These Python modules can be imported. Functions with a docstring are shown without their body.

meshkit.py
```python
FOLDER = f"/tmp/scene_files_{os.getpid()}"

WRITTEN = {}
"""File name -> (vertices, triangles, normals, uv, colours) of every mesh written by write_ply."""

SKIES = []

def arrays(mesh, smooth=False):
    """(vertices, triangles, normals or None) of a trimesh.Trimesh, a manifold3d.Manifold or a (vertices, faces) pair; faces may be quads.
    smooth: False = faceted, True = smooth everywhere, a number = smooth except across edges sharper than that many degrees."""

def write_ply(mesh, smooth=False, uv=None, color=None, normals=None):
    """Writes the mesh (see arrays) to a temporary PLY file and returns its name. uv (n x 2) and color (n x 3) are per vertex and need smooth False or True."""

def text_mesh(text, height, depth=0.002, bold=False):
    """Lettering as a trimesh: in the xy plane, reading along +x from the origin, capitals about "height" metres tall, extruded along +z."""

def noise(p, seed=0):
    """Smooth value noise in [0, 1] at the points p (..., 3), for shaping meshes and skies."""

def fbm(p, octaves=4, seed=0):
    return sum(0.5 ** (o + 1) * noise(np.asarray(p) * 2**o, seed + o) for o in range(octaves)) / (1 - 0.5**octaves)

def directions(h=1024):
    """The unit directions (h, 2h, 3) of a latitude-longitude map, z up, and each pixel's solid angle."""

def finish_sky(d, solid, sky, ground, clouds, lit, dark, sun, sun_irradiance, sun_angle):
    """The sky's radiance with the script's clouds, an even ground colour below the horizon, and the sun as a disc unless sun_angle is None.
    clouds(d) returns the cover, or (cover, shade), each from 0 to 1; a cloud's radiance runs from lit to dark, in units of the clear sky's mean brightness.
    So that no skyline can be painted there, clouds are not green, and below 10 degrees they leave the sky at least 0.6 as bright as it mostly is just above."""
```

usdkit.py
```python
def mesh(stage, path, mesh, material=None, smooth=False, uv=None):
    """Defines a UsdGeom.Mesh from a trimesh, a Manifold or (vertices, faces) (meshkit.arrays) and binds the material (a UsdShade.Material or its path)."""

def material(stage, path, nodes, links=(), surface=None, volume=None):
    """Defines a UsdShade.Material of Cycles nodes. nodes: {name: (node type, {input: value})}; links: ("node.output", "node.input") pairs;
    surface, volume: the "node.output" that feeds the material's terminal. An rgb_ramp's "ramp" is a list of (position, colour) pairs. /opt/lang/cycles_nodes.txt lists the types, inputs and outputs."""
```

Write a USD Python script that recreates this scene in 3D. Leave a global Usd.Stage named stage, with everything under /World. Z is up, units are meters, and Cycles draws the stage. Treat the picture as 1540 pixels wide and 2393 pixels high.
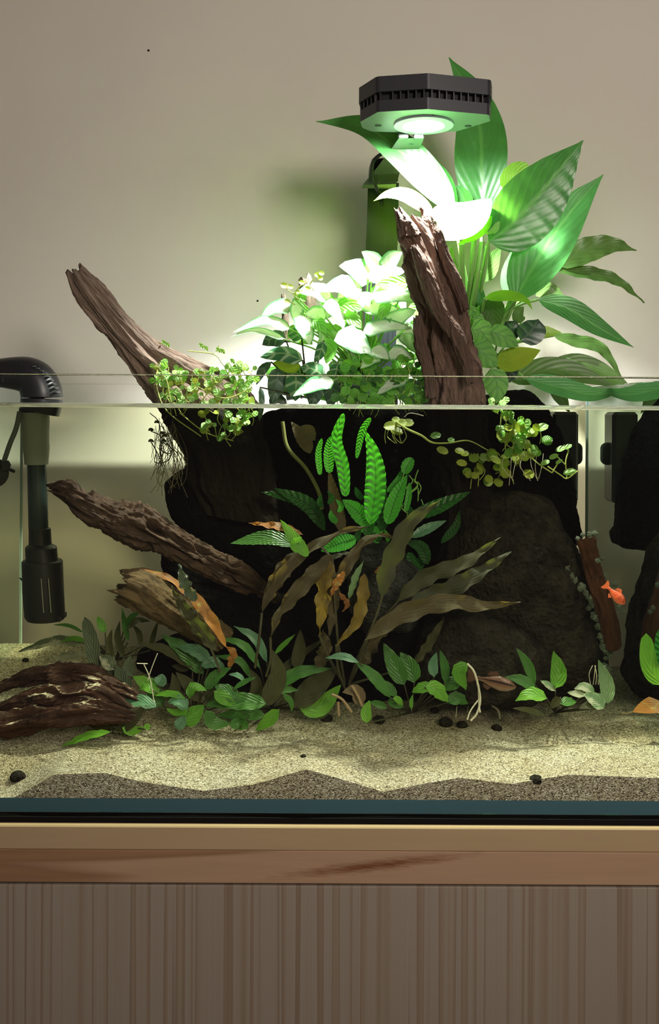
import math, numpy as np, trimesh, usdkit, meshkit
from pxr import Usd, UsdGeom, UsdLux, UsdShade, Gf, Sdf, Vt
from shapely.geometry import Polygon, Point

stage = Usd.Stage.CreateInMemory()
UsdGeom.SetStageUpAxis(stage, 'Z'); UsdGeom.SetStageMetersPerUnit(stage, 1.0)
stage.SetDefaultPrim(UsdGeom.Xform.Define(stage, '/World').GetPrim())
rng = np.random.default_rng(7)
# ------------------------------------------------------------------ camera
F, PX, PY, D, ZC, ROLL = 2205.0, 770.0, 950.0, 0.70, 1.1054, math.radians(0.3)
cam = UsdGeom.Camera.Define(stage, '/World/camera')
HA = 36.0
cam.CreateHorizontalApertureAttr(HA); cam.CreateVerticalApertureAttr(HA * 2393 / 1540)
cam.CreateFocalLengthAttr(HA * F / 1540)
cam.CreateVerticalApertureOffsetAttr(-(1196.5 - PY) / 1540 * HA)
cam.CreateExposureAttr(0.0); cam.CreateClippingRangeAttr((0.02, 100))
cam.AddTranslateOp().Set((0, -D, ZC)); cam.AddRotateXOp().Set(90.0); cam.AddRotateZOp().Set(math.degrees(ROLL))
# ------------------------------------------------------------------ lights
AMB, ROOM, LED, FLOOD = 0.035, 33.0, 6.0, 3.2
dome = UsdLux.DomeLight.Define(stage, '/World/room_ambience')
dome.CreateIntensityAttr(AMB); dome.CreateColorAttr((1.0, 0.90, 0.80))
room = UsdLux.SphereLight.Define(stage, '/World/room_lamp')     # a lamp of the room behind the camera, to the right, turned to the wall
room.CreateRadiusAttr(0.19); room.CreateIntensityAttr(ROOM); room.CreateColorAttr((1.0, 0.89, 0.78))
room.AddTranslateOp().Set((0.60, -1.30, 1.58)); room.AddRotateZOp().Set(17.0); room.AddRotateXOp().Set(78.5)
rs = UsdLux.ShapingAPI.Apply(room.GetPrim()); rs.CreateShapingConeAngleAttr(37.0); rs.CreateShapingConeSoftnessAttr(1.0)

def P(px, py, Y):
    dx, dy = px - PX, py - PY
    u = dx * math.cos(ROLL) + dy * math.sin(ROLL); v = -dx * math.sin(ROLL) + dy * math.cos(ROLL)
    return np.array([u / F * Y, Y - D, ZC - v / F * Y])
def pxm(n, Y): return n * Y / F          # n pixels at depth Y in metres
CAM = np.array([0, -D, ZC])
# ------------------------------------------------------------------ scene helpers
names = {}
def path_in(parent, name):
    base = (parent.GetPath().pathString if parent is not None else '/World') + '/' + name
    k = names.get(base, 0); names[base] = k + 1
    return base if k == 0 else f'{base}_{k:03d}'
def tag(p, label=None, cat=None, group=None, kind=None):
    for k, v in (('label', label), ('category', cat), ('group', group), ('kind', kind)):
        if v: p.SetCustomDataByKey(k, v)
    return p
def thing(name, label, cat, group=None, loc=None):
    x = UsdGeom.Xform.Define(stage, path_in(None, name)); x.GetPrim().SetCustomDataByKey('base', '')
    x.GetPrim().ClearCustomDataByKey('base')
    if loc is not None: x.AddTranslateOp().Set(tuple(float(c) for c in loc)); ORIGIN[x.GetPath().pathString] = np.asarray(loc, float)
    return tag(x.GetPrim(), label, cat, group)
ORIGIN = {}
def obj(name, mesh, m, parent=None, smooth=30, uv=None, label=None, cat=None, group=None, kind=None):
    """One Mesh prim; coordinates are given in world space and stored relative to the thing's base."""
    v, f = (np.array(mesh.vertices), np.array(mesh.faces)) if isinstance(mesh, trimesh.Trimesh) else (np.asarray(mesh[0], float), np.asarray(mesh[1]))
    off = np.zeros(3); q = parent
    while q is not None and q.GetPath().pathString != '/World':
        if q.GetPath().pathString in ORIGIN: off = off + ORIGIN[q.GetPath().pathString]
        q = q.GetParent() if q.GetParent() and q.GetParent().GetPath().pathString not in ('/', '/World') else None
    p = usdkit.mesh(stage, path_in(parent, name), (v - off, f), m, smooth=smooth, uv=uv).GetPrim()
    return tag(p, label, cat, group, kind)
# ------------------------------------------------------------------ mesh helpers
def box(x0, x1, y0, y1, z0, z1, b=0.0):
    if b <= 0:
        m = trimesh.creation.box([x1 - x0, y1 - y0, z1 - z0]); m.apply_translation([(x0 + x1) / 2, (y0 + y1) / 2, (z0 + z1) / 2]); return m
    pts = []
    for sx, X in ((1, x0), (-1, x1)):
        for sy, Yy in ((1, y0), (-1, y1)):
            for sz, Z in ((1, z0), (-1, z1)):
                pts += [(X, Yy + sy * b, Z + sz * b), (X + sx * b, Yy, Z + sz * b), (X + sx * b, Yy + sy * b, Z)]
    return trimesh.convex.convex_hull(np.array(pts))
def smooth_path(pts, n):
    """Catmull-Rom through pts (any dimension), n samples evenly spaced in parameter length."""
    p = np.asarray(pts, float)
    if len(p) == 2: return p[0] + (p[1] - p[0]) * np.linspace(0, 1, n)[:, None]
    e = np.vstack([2 * p[0] - p[1], p, 2 * p[-1] - p[-2]])
    L = np.concatenate([[0], np.cumsum(np.linalg.norm(np.diff(p[:, :3], axis=0), axis=1))]); L /= L[-1]
    t = np.linspace(0, 1, n); k = np.clip(np.searchsorted(L, t, 'right') - 1, 0, len(p) - 2)
    s = ((t - L[k]) / np.maximum(L[k + 1] - L[k], 1e-9))[:, None]
    a, b, c, d = e[k], e[k + 1], e[k + 2], e[k + 3]
    return 0.5 * (2 * b + (c - a) * s + (2 * a - 5 * b + 4 * c - d) * s * s + (3 * b - a - 3 * c + d) * s ** 3)
def tube(pts, r, sides=8, n=None, caps=True):
    p = smooth_path(pts, n) if n else np.asarray(pts, float)
    r = np.broadcast_to(np.interp(np.linspace(0, 1, len(p)), np.linspace(0, 1, np.size(r)), np.ravel(r)), (len(p),))
    t = np.gradient(p, axis=0); t /= np.linalg.norm(t, axis=1, keepdims=True) + 1e-12
    up = np.array([0, 0, 1.0]) if abs(t[:, 2]).mean() < 0.8 else np.array([0, 1.0, 0])
    a = np.cross(t, up); a /= np.linalg.norm(a, axis=1, keepdims=True) + 1e-12; b = np.cross(a, t)
    g = np.arange(sides) * 2 * np.pi / sides
    v = (p[:, None] + r[:, None, None] * (np.cos(g)[None, :, None] * a[:, None] + np.sin(g)[None, :, None] * b[:, None])).reshape(-1, 3)
    i, j = np.meshgrid(np.arange(len(p) - 1), np.arange(sides), indexing='ij'); q = i * sides + j; w = i * sides + (j + 1) % sides
    f = np.vstack([np.stack([q, w, w + sides], -1).reshape(-1, 3), np.stack([q, w + sides, q + sides], -1).reshape(-1, 3)])
    if caps:
        v = np.vstack([v, p[0], p[-1]]); k = len(v) - 2; e = (len(p) - 1) * sides; J = np.arange(sides)
        f = np.vstack([f, np.stack([np.full(sides, k), (J + 1) % sides, J], 1), np.stack([np.full(sides, k + 1), e + J, e + (J + 1) % sides], 1)])
    return trimesh.Trimesh(v, f, process=False)
def join(ms): return trimesh.util.concatenate(ms)
def lathe(profile, c, sides=40, axis='z'):
    m = trimesh.creation.revolve(np.asarray(profile, float), sections=sides)
    if axis == 'y': m.apply_transform(trimesh.transformations.rotation_matrix(math.pi / 2, [1, 0, 0]))
    m.apply_translation(c); return m
def prism(poly, z0, z1):
    m = trimesh.creation.extrude_polygon(poly, z1 - z0, engine='earcut'); m.apply_translation([0, 0, z0]); return m
# ------------------------------------------------------------------ materials
LK = '/World/Looks/'
UsdGeom.Scope.Define(stage, '/World/Looks')
def mat(name, nodes, links, surface='p.BSDF', volume=None):
    return usdkit.material(stage, LK + name, nodes, links, surface=surface, volume=volume)
def plain(name, col, rough=0.5, metal=0.0, spec=0.5, bump=None, vary=0.0, scale=200):
    n = {'p': ('principled_bsdf', {'base_color': col, 'roughness': rough, 'metallic': metal, 'specular_ior_level': spec})}; l = []
    if bump or vary:
        n['g'] = ('geometry', {}); n['n'] = ('noise_texture', {'scale': scale, 'detail': 5}); l += [('g.position', 'n.vector')]
    if vary:
        n['r'] = ('rgb_ramp', {'ramp': [(0.25, tuple(c * (1 - vary) for c in col)), (0.75, tuple(min(1, c * (1 + vary)) for c in col))]}); l += [('n.fac', 'r.fac'), ('r.color', 'p.base_color')]
    if bump:
        n['b'] = ('bump', {'strength': bump, 'distance': 0.002}); l += [('n.fac', 'b.height'), ('b.normal', 'p.normal')]
    return mat(name, n, l)
def wood(name, dark, light, rough=0.75, sand=False, bump=0.9, ks=(3.0, 26.0), wet=0.5, soak=None):
    """Weathered driftwood: streaks along the log (uv.x runs along it)."""
    n = {'t': ('texture_coordinate', {}), 'm': ('mapping', {'scale': (ks[0], ks[1], 1)}), 'n': ('noise_texture', {'scale': 1.6, 'detail': 8, 'roughness': 0.65, 'distortion': 0.6}),
         'm2': ('mapping', {'scale': (9, 120, 1)}), 'n2': ('noise_texture', {'scale': 1.0, 'detail': 4}),
         'a': ('math', {'math_type': 'multiply_add', 'value2': 0.35}),
         'r': ('rgb_ramp', {'ramp': [(0.42, dark), (0.62, tuple(0.5 * (a + b) for a, b in zip(dark, light))), (0.86, light)]}),
         'b': ('bump', {'strength': bump, 'distance': 0.003}), 'p': ('principled_bsdf', {'roughness': rough, 'specular_ior_level': wet * .3})}
    l = [('t.UV', 'm.vector'), ('m.vector', 'n.vector'), ('t.UV', 'm2.vector'), ('m2.vector', 'n2.vector'), ('n2.fac', 'a.value1'), ('n.fac', 'a.value3'), ('a.value', 'r.fac'), ('a.value', 'b.height'), ('b.normal', 'p.normal')]
    if sand:
        n |= {'g': ('geometry', {}), 's': ('separate_xyz', {}), 'nn': ('noise_texture', {'scale': 45, 'detail': 6}), 'k': ('math', {'math_type': 'multiply_add', 'value2': 0.9}), 'mr': ('map_range', {'from_min': 1.36, 'from_max': 1.50, 'clamp': True}),
              'x': ('mix', {'color2': (0.46, 0.40, 0.29)})}
        l += [('g.normal', 's.vector'), ('g.position', 'nn.vector'), ('nn.fac', 'k.value1'), ('s.z', 'k.value3'), ('k.value', 'mr.value'), ('mr.result', 'x.fac'), ('r.color', 'x.color1'), ('x.color', 'p.base_color')]
    elif soak:   # the part that stands in the water is waterlogged and almost black
        n |= {'g': ('geometry', {}), 's': ('separate_xyz', {}), 'mr': ('map_range', {'from_min': ZC + 0.004, 'from_max': ZC - 0.004, 'clamp': True}), 'x': ('mix', {'color2': soak}), 'ml': ('mix', {'mix_type': 'multiply', 'fac': 1.0})}
        l += [('g.position', 's.vector'), ('s.z', 'mr.value'), ('mr.result', 'x.fac'), ('r.color', 'ml.color1'), ('x.color', 'ml.color2'), ('ml.color', 'p.base_color')]; n['x'][1]['color1'] = (1, 1, 1)
    else: l += [('r.color', 'p.base_color')]
    return mat(name, n, l)
def rockmat(name, dark, light, scale=60, dust=0.0):
    n = {'g': ('geometry', {}), 'n': ('noise_texture', {'scale': scale, 'detail': 8, 'roughness': 0.7}), 'v': ('voronoi_texture', {'scale': scale * 5}),
         'r': ('rgb_ramp', {'ramp': [(0.3, dark), (0.75, light)]}), 'a': ('math', {'math_type': 'multiply_add', 'value2': 0.6}),
         'b': ('bump', {'strength': 1.0, 'distance': 0.004}), 'p': ('principled_bsdf', {'roughness': 0.9, 'specular_ior_level': 0.04})}
    l = [('g.position', 'n.vector'), ('g.position', 'v.vector'), ('n.fac', 'r.fac'), ('v.distance', 'a.value1'), ('n.fac', 'a.value3'), ('a.value', 'b.height'), ('b.normal', 'p.normal'), ('r.color', 'p.base_color')]
    return mat(name, n, l)
def leafmat(name, base, dark, vein=None, k=9, slant=1.0, vw=0.12, midrib=None, transl=0.35, tcol=None, rough=0.35, spot=None, spotlevel=0.6, spotscale=90, margin=None, bump=0.5, edge=None, dust=None):
    """uv.x runs from base to tip, uv.y across (0.5 = midrib). k side veins, slanting towards the tip."""
    tcol = tcol or tuple(min(1, c * m) for c, m in zip(base, (1.6, 1.9, 0.8)))
    n = {'t': ('texture_coordinate', {}), 's': ('separate_xyz', {}), 'h': ('math', {'math_type': 'subtract', 'value2': 0.5}), 'ab': ('math', {'math_type': 'absolute'}),
         'sl': ('math', {'math_type': 'multiply_add', 'value2': -slant}), 'kk': ('math', {'math_type': 'multiply', 'value2': float(k) * 6.2832}), 'si': ('math', {'math_type': 'cosine'}),
         'vm': ('map_range', {'from_min': 1 - vw * 4, 'from_max': 1.0, 'clamp': True}),
         'g': ('geometry', {}), 'n': ('noise_texture', {'scale': 55.0, 'detail': 4}), 'oi': ('object_info', {}), 'rr': ('math', {'math_type': 'multiply_add', 'value2': 0.5}),
         'r': ('rgb_ramp', {'ramp': [(0.45, dark), (0.95, base)]}),
         'p': ('principled_bsdf', {'roughness': rough, 'specular_ior_level': 0.5}), 'tr': ('translucent_bsdf', {}), 'hs': ('hsv', {'value': 1.0, 'saturation': 1.0}), 'tm': ('mix', {'mix_type': 'multiply', 'fac': 0.5, 'color1': tcol}),
         'mx': ('mix_closure', {'fac': transl})}
    l = [('t.UV', 's.vector'), ('s.y', 'h.value1'), ('h.value', 'ab.value1'), ('ab.value', 'sl.value1'), ('s.x', 'sl.value3'), ('sl.value', 'kk.value1'), ('kk.value', 'si.value1'), ('si.value', 'vm.value'),
         ('g.position', 'n.vector'), ('oi.random', 'rr.value1'), ('n.fac', 'rr.value3'), ('rr.value', 'r.fac')]
    c = 'r.color'
    if vein:
        n['xv'] = ('mix', {'color2': vein}); l += [('vm.result', 'xv.fac'), (c, 'xv.color1')]; c = 'xv.color'
    if margin:   # pale centre / margin variegation by noise
        n['nv'] = ('noise_texture', {'scale': spotscale, 'detail': 3, 'distortion': 0.8}); n['mv'] = ('map_range', {'from_min': spotlevel, 'from_max': spotlevel + 0.06, 'clamp': True}); n['xs'] = ('mix', {'color2': margin})
        l += [('g.position', 'nv.vector'), ('nv.fac', 'mv.value'), ('mv.result', 'xs.fac'), (c, 'xs.color1')]; c = 'xs.color'
    if edge:
        n['me'] = ('map_range', {'from_min': 0.30, 'from_max': 0.44, 'clamp': True}); n['xe'] = ('mix', {'color2': edge}); l += [('ab.value', 'me.value'), ('me.result', 'xe.fac'), (c, 'xe.color1')]; c = 'xe.color'
    if midrib:
        n['mm'] = ('map_range', {'from_min': 0.05, 'from_max': 0.02, 'clamp': True}); n['xm'] = ('mix', {'color2': midrib}); l += [('ab.value', 'mm.value'), ('mm.result', 'xm.fac'), (c, 'xm.color1')]; c = 'xm.color'
    if dust:
        n |= {'gz': ('separate_xyz', {}), 'nd': ('noise_texture', {'scale': 260, 'detail': 4}), 'kd': ('math', {'math_type': 'multiply_add', 'value2': 0.8}), 'md': ('map_range', {'from_min': 0.85, 'from_max': 1.1, 'clamp': True}), 'xd': ('mix', {'color2': dust})}
        n['az'] = ('math', {'math_type': 'absolute'})
        l += [('g.normal', 'gz.vector'), ('g.position', 'nd.vector'), ('gz.z', 'az.value1'), ('nd.fac', 'kd.value1'), ('az.value', 'kd.value3'), ('kd.value', 'md.value'), ('md.result', 'xd.fac'), (c, 'xd.color1')]; c = 'xd.color'
    n['b'] = ('bump', {'strength': bump, 'distance': 0.0004}); l += [('si.value', 'b.height'), ('b.normal', 'p.normal'), ('b.normal', 'tr.normal')]
    l += [(c, 'p.base_color'), (c, 'tm.color2'), ('tm.color', 'tr.color'), ('p.BSDF', 'mx.closure1'), ('tr.BSDF', 'mx.closure2')]
    del n['hs']
    return mat(name, n, l, surface='mx.closure')
# ------------------------------------------------------------------ palette
M_wall = plain('wall_paint', (0.78, 0.72, 0.645), 0.9, spec=0.2, vary=0.03, scale=6)
M_black = plain('black_plastic', (0.012, 0.012, 0.014), 0.35)
M_blackrough = plain('black_rough', (0.010, 0.010, 0.011), 0.7)
M_char = plain('charcoal_aluminium', (0.045, 0.045, 0.052), 0.42, metal=0.3)
M_tubegrey = plain('tinted_tube', (0.020, 0.030, 0.032), 0.25)
M_greyrub = plain('grey_rubber', (0.26, 0.26, 0.23), 0.6)
M_plate = plain('lamp_underside', (0.13, 0.14, 0.145), 0.4, metal=0.2)
M_bracket = plain('bracket_grey', (0.16, 0.16, 0.155), 0.4, metal=0.6)
M_ring = plain('lens_ring', (0.5, 0.56, 0.66), 0.3)
M_foam = plain('black_foam', (0.008, 0.007, 0.008), 0.9, spec=0.1)
M_silver = plain('chrome', (0.7, 0.7, 0.7), 0.2, metal=1.0)
def brushed():
    n = {'g': ('geometry', {}), 'm': ('mapping', {'scale': (900, 900, 12)}), 'n': ('noise_texture', {'scale': 1, 'detail': 3}), 'r': ('rgb_ramp', {'ramp': [(0.3, (0.006, 0.007, 0.009)), (0.8, (0.018, 0.020, 0.025))]}),
         'p': ('principled_bsdf', {'metallic': 0.0, 'roughness': 0.4, 'specular_ior_level': 0.2})}
    return mat('brushed_black_metal', n, [('g.position', 'm.vector'), ('m.vector', 'n.vector'), ('n.fac', 'r.fac'), ('r.color', 'p.base_color')])
M_brushed = brushed()
def pine(name, c0, c1, c2, scale, rings, knots=False):
    n = {'g': ('geometry', {}), 'm': ('mapping', {'scale': scale}), 'n': ('noise_texture', {'scale': 1.0, 'detail': 2, 'roughness': 0.4, 'distortion': 0.3}), 'mu': ('math', {'math_type': 'multiply', 'value2': rings}), 'fr': ('math', {'math_type': 'fraction'}),
         'r': ('rgb_ramp', {'ramp': [(0.0, c0), (0.55, c1), (0.86, c2), (0.94, tuple(0.86 * c for c in c2)), (1.0, c0)]}), 'm2': ('mapping', {'scale': tuple(s * 9 for s in scale)}), 'n2': ('noise_texture', {'scale': 1.0, 'detail': 4}),
         'x': ('mix', {'mix_type': 'multiply', 'fac': 0.35}), 'p': ('principled_bsdf', {'roughness': 0.5, 'specular_ior_level': 0.35})}
    l = [('g.position', 'm.vector'), ('m.vector', 'n.vector'), ('n.fac', 'mu.value1'), ('mu.value', 'fr.value1'), ('fr.value', 'r.fac'), ('g.position', 'm2.vector'), ('m2.vector', 'n2.vector'), ('r.color', 'x.color1'), ('n2.color', 'x.color2')]
    n['bw'] = ('rgb_ramp', {'ramp': [(0.3, (0.8, 0.78, 0.76)), (0.7, (1, 1, 1))]}); l[-1] = ('n2.fac', 'bw.fac'); l.append(('bw.color', 'x.color2'))
    c = 'x.color'
    if knots:   # one dark reddish knot streak in the rail
        n |= {'kd': ('vector_math', {'vector_math_type': 'subtract'}), 'km': ('mapping', {'location': (-0.0346, 0, -0.7678), 'scale': (1, 1, 1)}), 'km1': ('mapping', {'rotation': (0, 0.118, 0)}), 'km2': ('mapping', {'scale': (15, 0.01, 240)}), 'ln': ('vector_math', {'math_type': 'length'}),
              'kn': ('noise_texture', {'scale': 60, 'detail': 5}), 'ka': ('math', {'math_type': 'multiply_add', 'value2': 1.6}), 'kr': ('map_range', {'from_min': 2.0, 'from_max': 0.9, 'clamp': True}), 'kx': ('mix', {'color2': (0.22, 0.075, 0.03)})}
        del n['kd']
        l += [('g.position', 'km.vector'), ('km.vector', 'km1.vector'), ('km1.vector', 'km2.vector'), ('km2.vector', 'ln.vector1'), ('m.vector', 'kn.vector'), ('kn.fac', 'ka.value1'), ('ln.value', 'ka.value3'), ('ka.value', 'kr.value'), ('kr.result', 'kx.fac'), (c, 'kx.color1')]; c = 'kx.color'
    l.append((c, 'p.base_color'))
    return mat(name, n, l)
M_door = pine('pine_door', (0.40, 0.335, 0.28), (0.39, 0.325, 0.265), (0.335, 0.25, 0.185), (75, 1, 0.3), 4.5)
M_top = pine('pine_top', (0.58, 0.42, 0.25), (0.56, 0.40, 0.235), (0.44, 0.28, 0.14), (1.2, 4, 16), 2.6)
M_rail = pine('pine_rail', (0.56, 0.36, 0.235), (0.54, 0.345, 0.215), (0.41, 0.23, 0.125), (1.6, 5, 26), 2.2, knots=True)
def pane(name, tint, ior, tir=None):
    n = {'t': ('transparent_bsdf', {'color': tint}), 'g': ('glossy_bsdf', {'color': (0.82, 0.88, 0.87) if tir and tir[2] > 0 else (1, 1, 1), 'roughness': 0.0}), 'f': ('fresnel', {'IOR': ior}), 'x': ('mix_closure', {})}
    l = [('t.BSDF', 'x.closure1'), ('g.BSDF', 'x.closure2')]
    if tir:   # against water: total internal reflection beyond the critical angle
        n |= {'w': ('layer_weight', {'blend': 0.5}), 'm': ('map_range', {'from_min': tir[0], 'from_max': tir[1], 'to_min': tir[2], 'to_max': tir[3], 'clamp': True})}
        l += [('w.facing', 'm.value'), ('m.result', 'x.fac')]
    else: l += [('f.fac', 'x.fac')]
    return mat(name, n, l, surface='x.closure')
M_glass = pane('front_glass', (0.995, 0.998, 0.997), 1.4)
M_back = pane('back_glass', (0.99, 0.995, 0.99), 1.3, (0.30, 0.40, 0.0, 0.95))
M_side = pane('side_glass', (0.80, 0.90, 0.87), 1.45, (0.48, 0.62, 0.05, 0.96))
M_base = plain('base_glass_edge', (0.05, 0.105, 0.14), 0.3)
M_seam = plain('clear_silicone', (0.35, 0.42, 0.42), 0.3)
M_mens = mat('water_rim', {'g': ('glass_bsdf', {'color': (0.97, 0.97, 0.9), 'IOR': 1.33, 'roughness': 0.02}), 't': ('translucent_bsdf', {'color': (0.8, 0.78, 0.62)}), 'x': ('mix_closure', {'fac': 0.07})}, [('g.BSDF', 'x.closure1'), ('t.BSDF', 'x.closure2')], surface='x.closure')
M_water = mat('water', {'t': ('transparent_bsdf', {'color': (1, 1, 1)}), 'g': ('glossy_bsdf', {'color': (1, 1, 1), 'roughness': 0.02}), 'f': ('fresnel', {'IOR': 1.33}), 'gm': ('geometry', {}), 'sx': ('separate_xyz', {}),
    'k': ('math', {'math_type': 'multiply'}), 'ab': ('math', {'math_type': 'absolute'}), 'up': ('math', {'math_type': 'greater_than', 'value2': 0.5}), 'x': ('mix_closure', {}), 'v': ('absorption_volume', {'color': (0.92, 1.0, 0.05), 'density': 1.1})},
    [('gm.true_normal', 'sx.vector'), ('sx.z', 'ab.value1'), ('ab.value', 'up.value1'), ('f.fac', 'k.value1'), ('up.value', 'k.value2'), ('k.value', 'x.fac'), ('t.BSDF', 'x.closure1'), ('g.BSDF', 'x.closure2')], surface='x.closure', volume='v.volume')
def sandmat():
    n = {'g': ('geometry', {}), 'v': ('voronoi_texture', {'scale': 1100.0}), 's': ('separate_color', {}), 'r': ('rgb_ramp', {'ramp': [(0.0, (0.06, 0.045, 0.03)), (0.14, (0.18, 0.14, 0.095)), (0.42, (0.38, 0.325, 0.245)), (0.8, (0.52, 0.46, 0.36)), (1.0, (0.80, 0.76, 0.67))]}),
         'n': ('noise_texture', {'scale': 24.0, 'detail': 4}), 'r2': ('rgb_ramp', {'ramp': [(0.35, (0.80, 0.74, 0.62)), (0.65, (1.0, 1.0, 1.0))]}), 'x': ('mix', {'mix_type': 'multiply', 'fac': 0.8}), 'b': ('bump', {'strength': 0.8, 'distance': 0.0015, 'invert': True}),
         'p': ('principled_bsdf', {'roughness': 0.8, 'specular_ior_level': 0.3})}
    return mat('sand', n, [('g.position', 'v.vector'), ('v.color', 's.color'), ('s.r', 'r.fac'), ('g.position', 'n.vector'), ('n.fac', 'r2.fac'), ('r.color', 'x.color1'), ('r2.color', 'x.color2'), ('x.color', 'p.base_color'), ('v.distance', 'b.height'), ('b.normal', 'p.normal')])
M_sand = sandmat()
# ------------------------------------------------------------------ setting
YW = 0.37
wall = obj('wall_back', box(-2.2, 2.2, YW, YW + 0.1, 0, 2.9), M_wall, smooth=False, label='plain beige painted wall behind the aquarium', kind='structure')
obj('floor', box(-2.2, 2.2, -2.6, YW, -0.05, 0), plain('floor_boards', (0.30, 0.22, 0.15), 0.5), smooth=False, label='brown floor the cabinet stands on', kind='structure')
for x, y, r in ((347, 118, 0.0008), (602, 703, 0.0007)):
    p = P(x, y, YW + D); obj('nail_hole', lathe([(0, 0.0006), (r * 1.6, 0.0003), (r * 1.8, -0.0005)], [p[0], YW - 0.0002, p[2]], 10, 'y'), M_blackrough, wall)
# cabinet
XL, XR, YB, ZT = -0.327, 0.274, 0.302, 1.1282      # inner left, inner right, inner back, glass top
g = 0.008
cab = thing('aquarium_cabinet', 'light pine aquarium cabinet with a vertical-grained door under the tank', 'cabinet')
zc0 = 0.796
obj('top_board', box(XL - 0.015, XR + 0.015, -0.0062, 0.318, 0.7785, zc0, 0.0008), M_top, cab, smooth=False, label='yellowish pine board with horizontal grain')
obj('rail', box(XL - 0.015, XR + 0.015, -0.0060, 0.316, 0.7541, 0.7783, 0.0007), M_rail, cab, smooth=False, label='reddish pine rail with a dark knot streak')
obj('body', box(XL - 0.012, XR + 0.012, 0.018, 0.316, 0.0, 0.7541), M_door, cab, smooth=False)
obj('door', box(XL - 0.013, XR + 0.013, -0.0050, 0.0175, 0.03, 0.7520, 0.0008), M_door, cab, smooth=False, label='pine door with fine vertical grain')
obj('levelling_mat', box(XL - 0.0085, XR + 0.0085, -0.0006, 0.311, zc0, 0.80), M_foam, smooth=False, label='thin black foam mat between the glass tank and the pine cabinet', cat='mat')
# tank
z0, z1 = 0.80, 0.8102
tank = thing('glass_aquarium', 'rimless clear glass aquarium standing on the pine cabinet', 'aquarium')
def shell(m, y):   # the face against the water has the water's index: no surface of its own
    keep = ~(np.abs(np.array(m.triangles)[:, :, 1] - y).max(1) < 1e-6); return trimesh.Trimesh(m.vertices, np.array(m.faces)[keep], process=False)
obj('front_pane', shell(box(XL - g, XR + g, 0.0, g, z0, ZT, 0.0006), g), M_glass, tank, smooth=False)
M_edge = mat('polished_edge', {'d': ('translucent_bsdf', {'color': (0.4, 0.38, 0.33)}), 'g': ('principled_bsdf', {'base_color': (0.5, 0.5, 0.45), 'roughness': 0.15}), 'x': ('mix_closure', {'fac': 0.6})}, [('g.BSDF', 'x.closure1'), ('d.BSDF', 'x.closure2')], surface='x.closure')
obj('polished_edge', box(XL - g, XR + g, 0.0002, g - 0.0002, ZT + 0.0001, ZT + 0.0005), M_edge, tank, smooth=False, label='bright polished top edge of the front glass')
obj('back_pane', shell(box(XL - g, XR + g, YB, YB + g, z0, ZT, 0.0006), YB), M_back, tank, smooth=False)
obj('side_pane', box(XL - g, XL + 0.0006, g + 0.0002, YB - 0.0002, z0, ZT, 0.0006), M_side, tank, smooth=False)
obj('side_pane', box(XR - 0.0006, XR + g, g + 0.0002, YB - 0.0002, z0, ZT, 0.0006), M_side, tank, smooth=False)
obj('base_pane', box(XL, XR, g + 0.0003, YB - 0.0003, z0, z1), M_base, tank, smooth=False, label='dark teal edge of the bottom glass')
for x in (XL + 0.001, XR - 0.001): obj('silicone_seam', tube([(x, YB - 0.001, z1), (x, YB - 0.001, ZT - 0.002)], 0.0012, 6), M_seam, tank)
obj('silicone_seam', tube([(XL, g + 0.0012, z0 + 0.0022), (XR, g + 0.0012, z0 + 0.0022)], 0.0005, 6), M_seam, tank)
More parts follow.
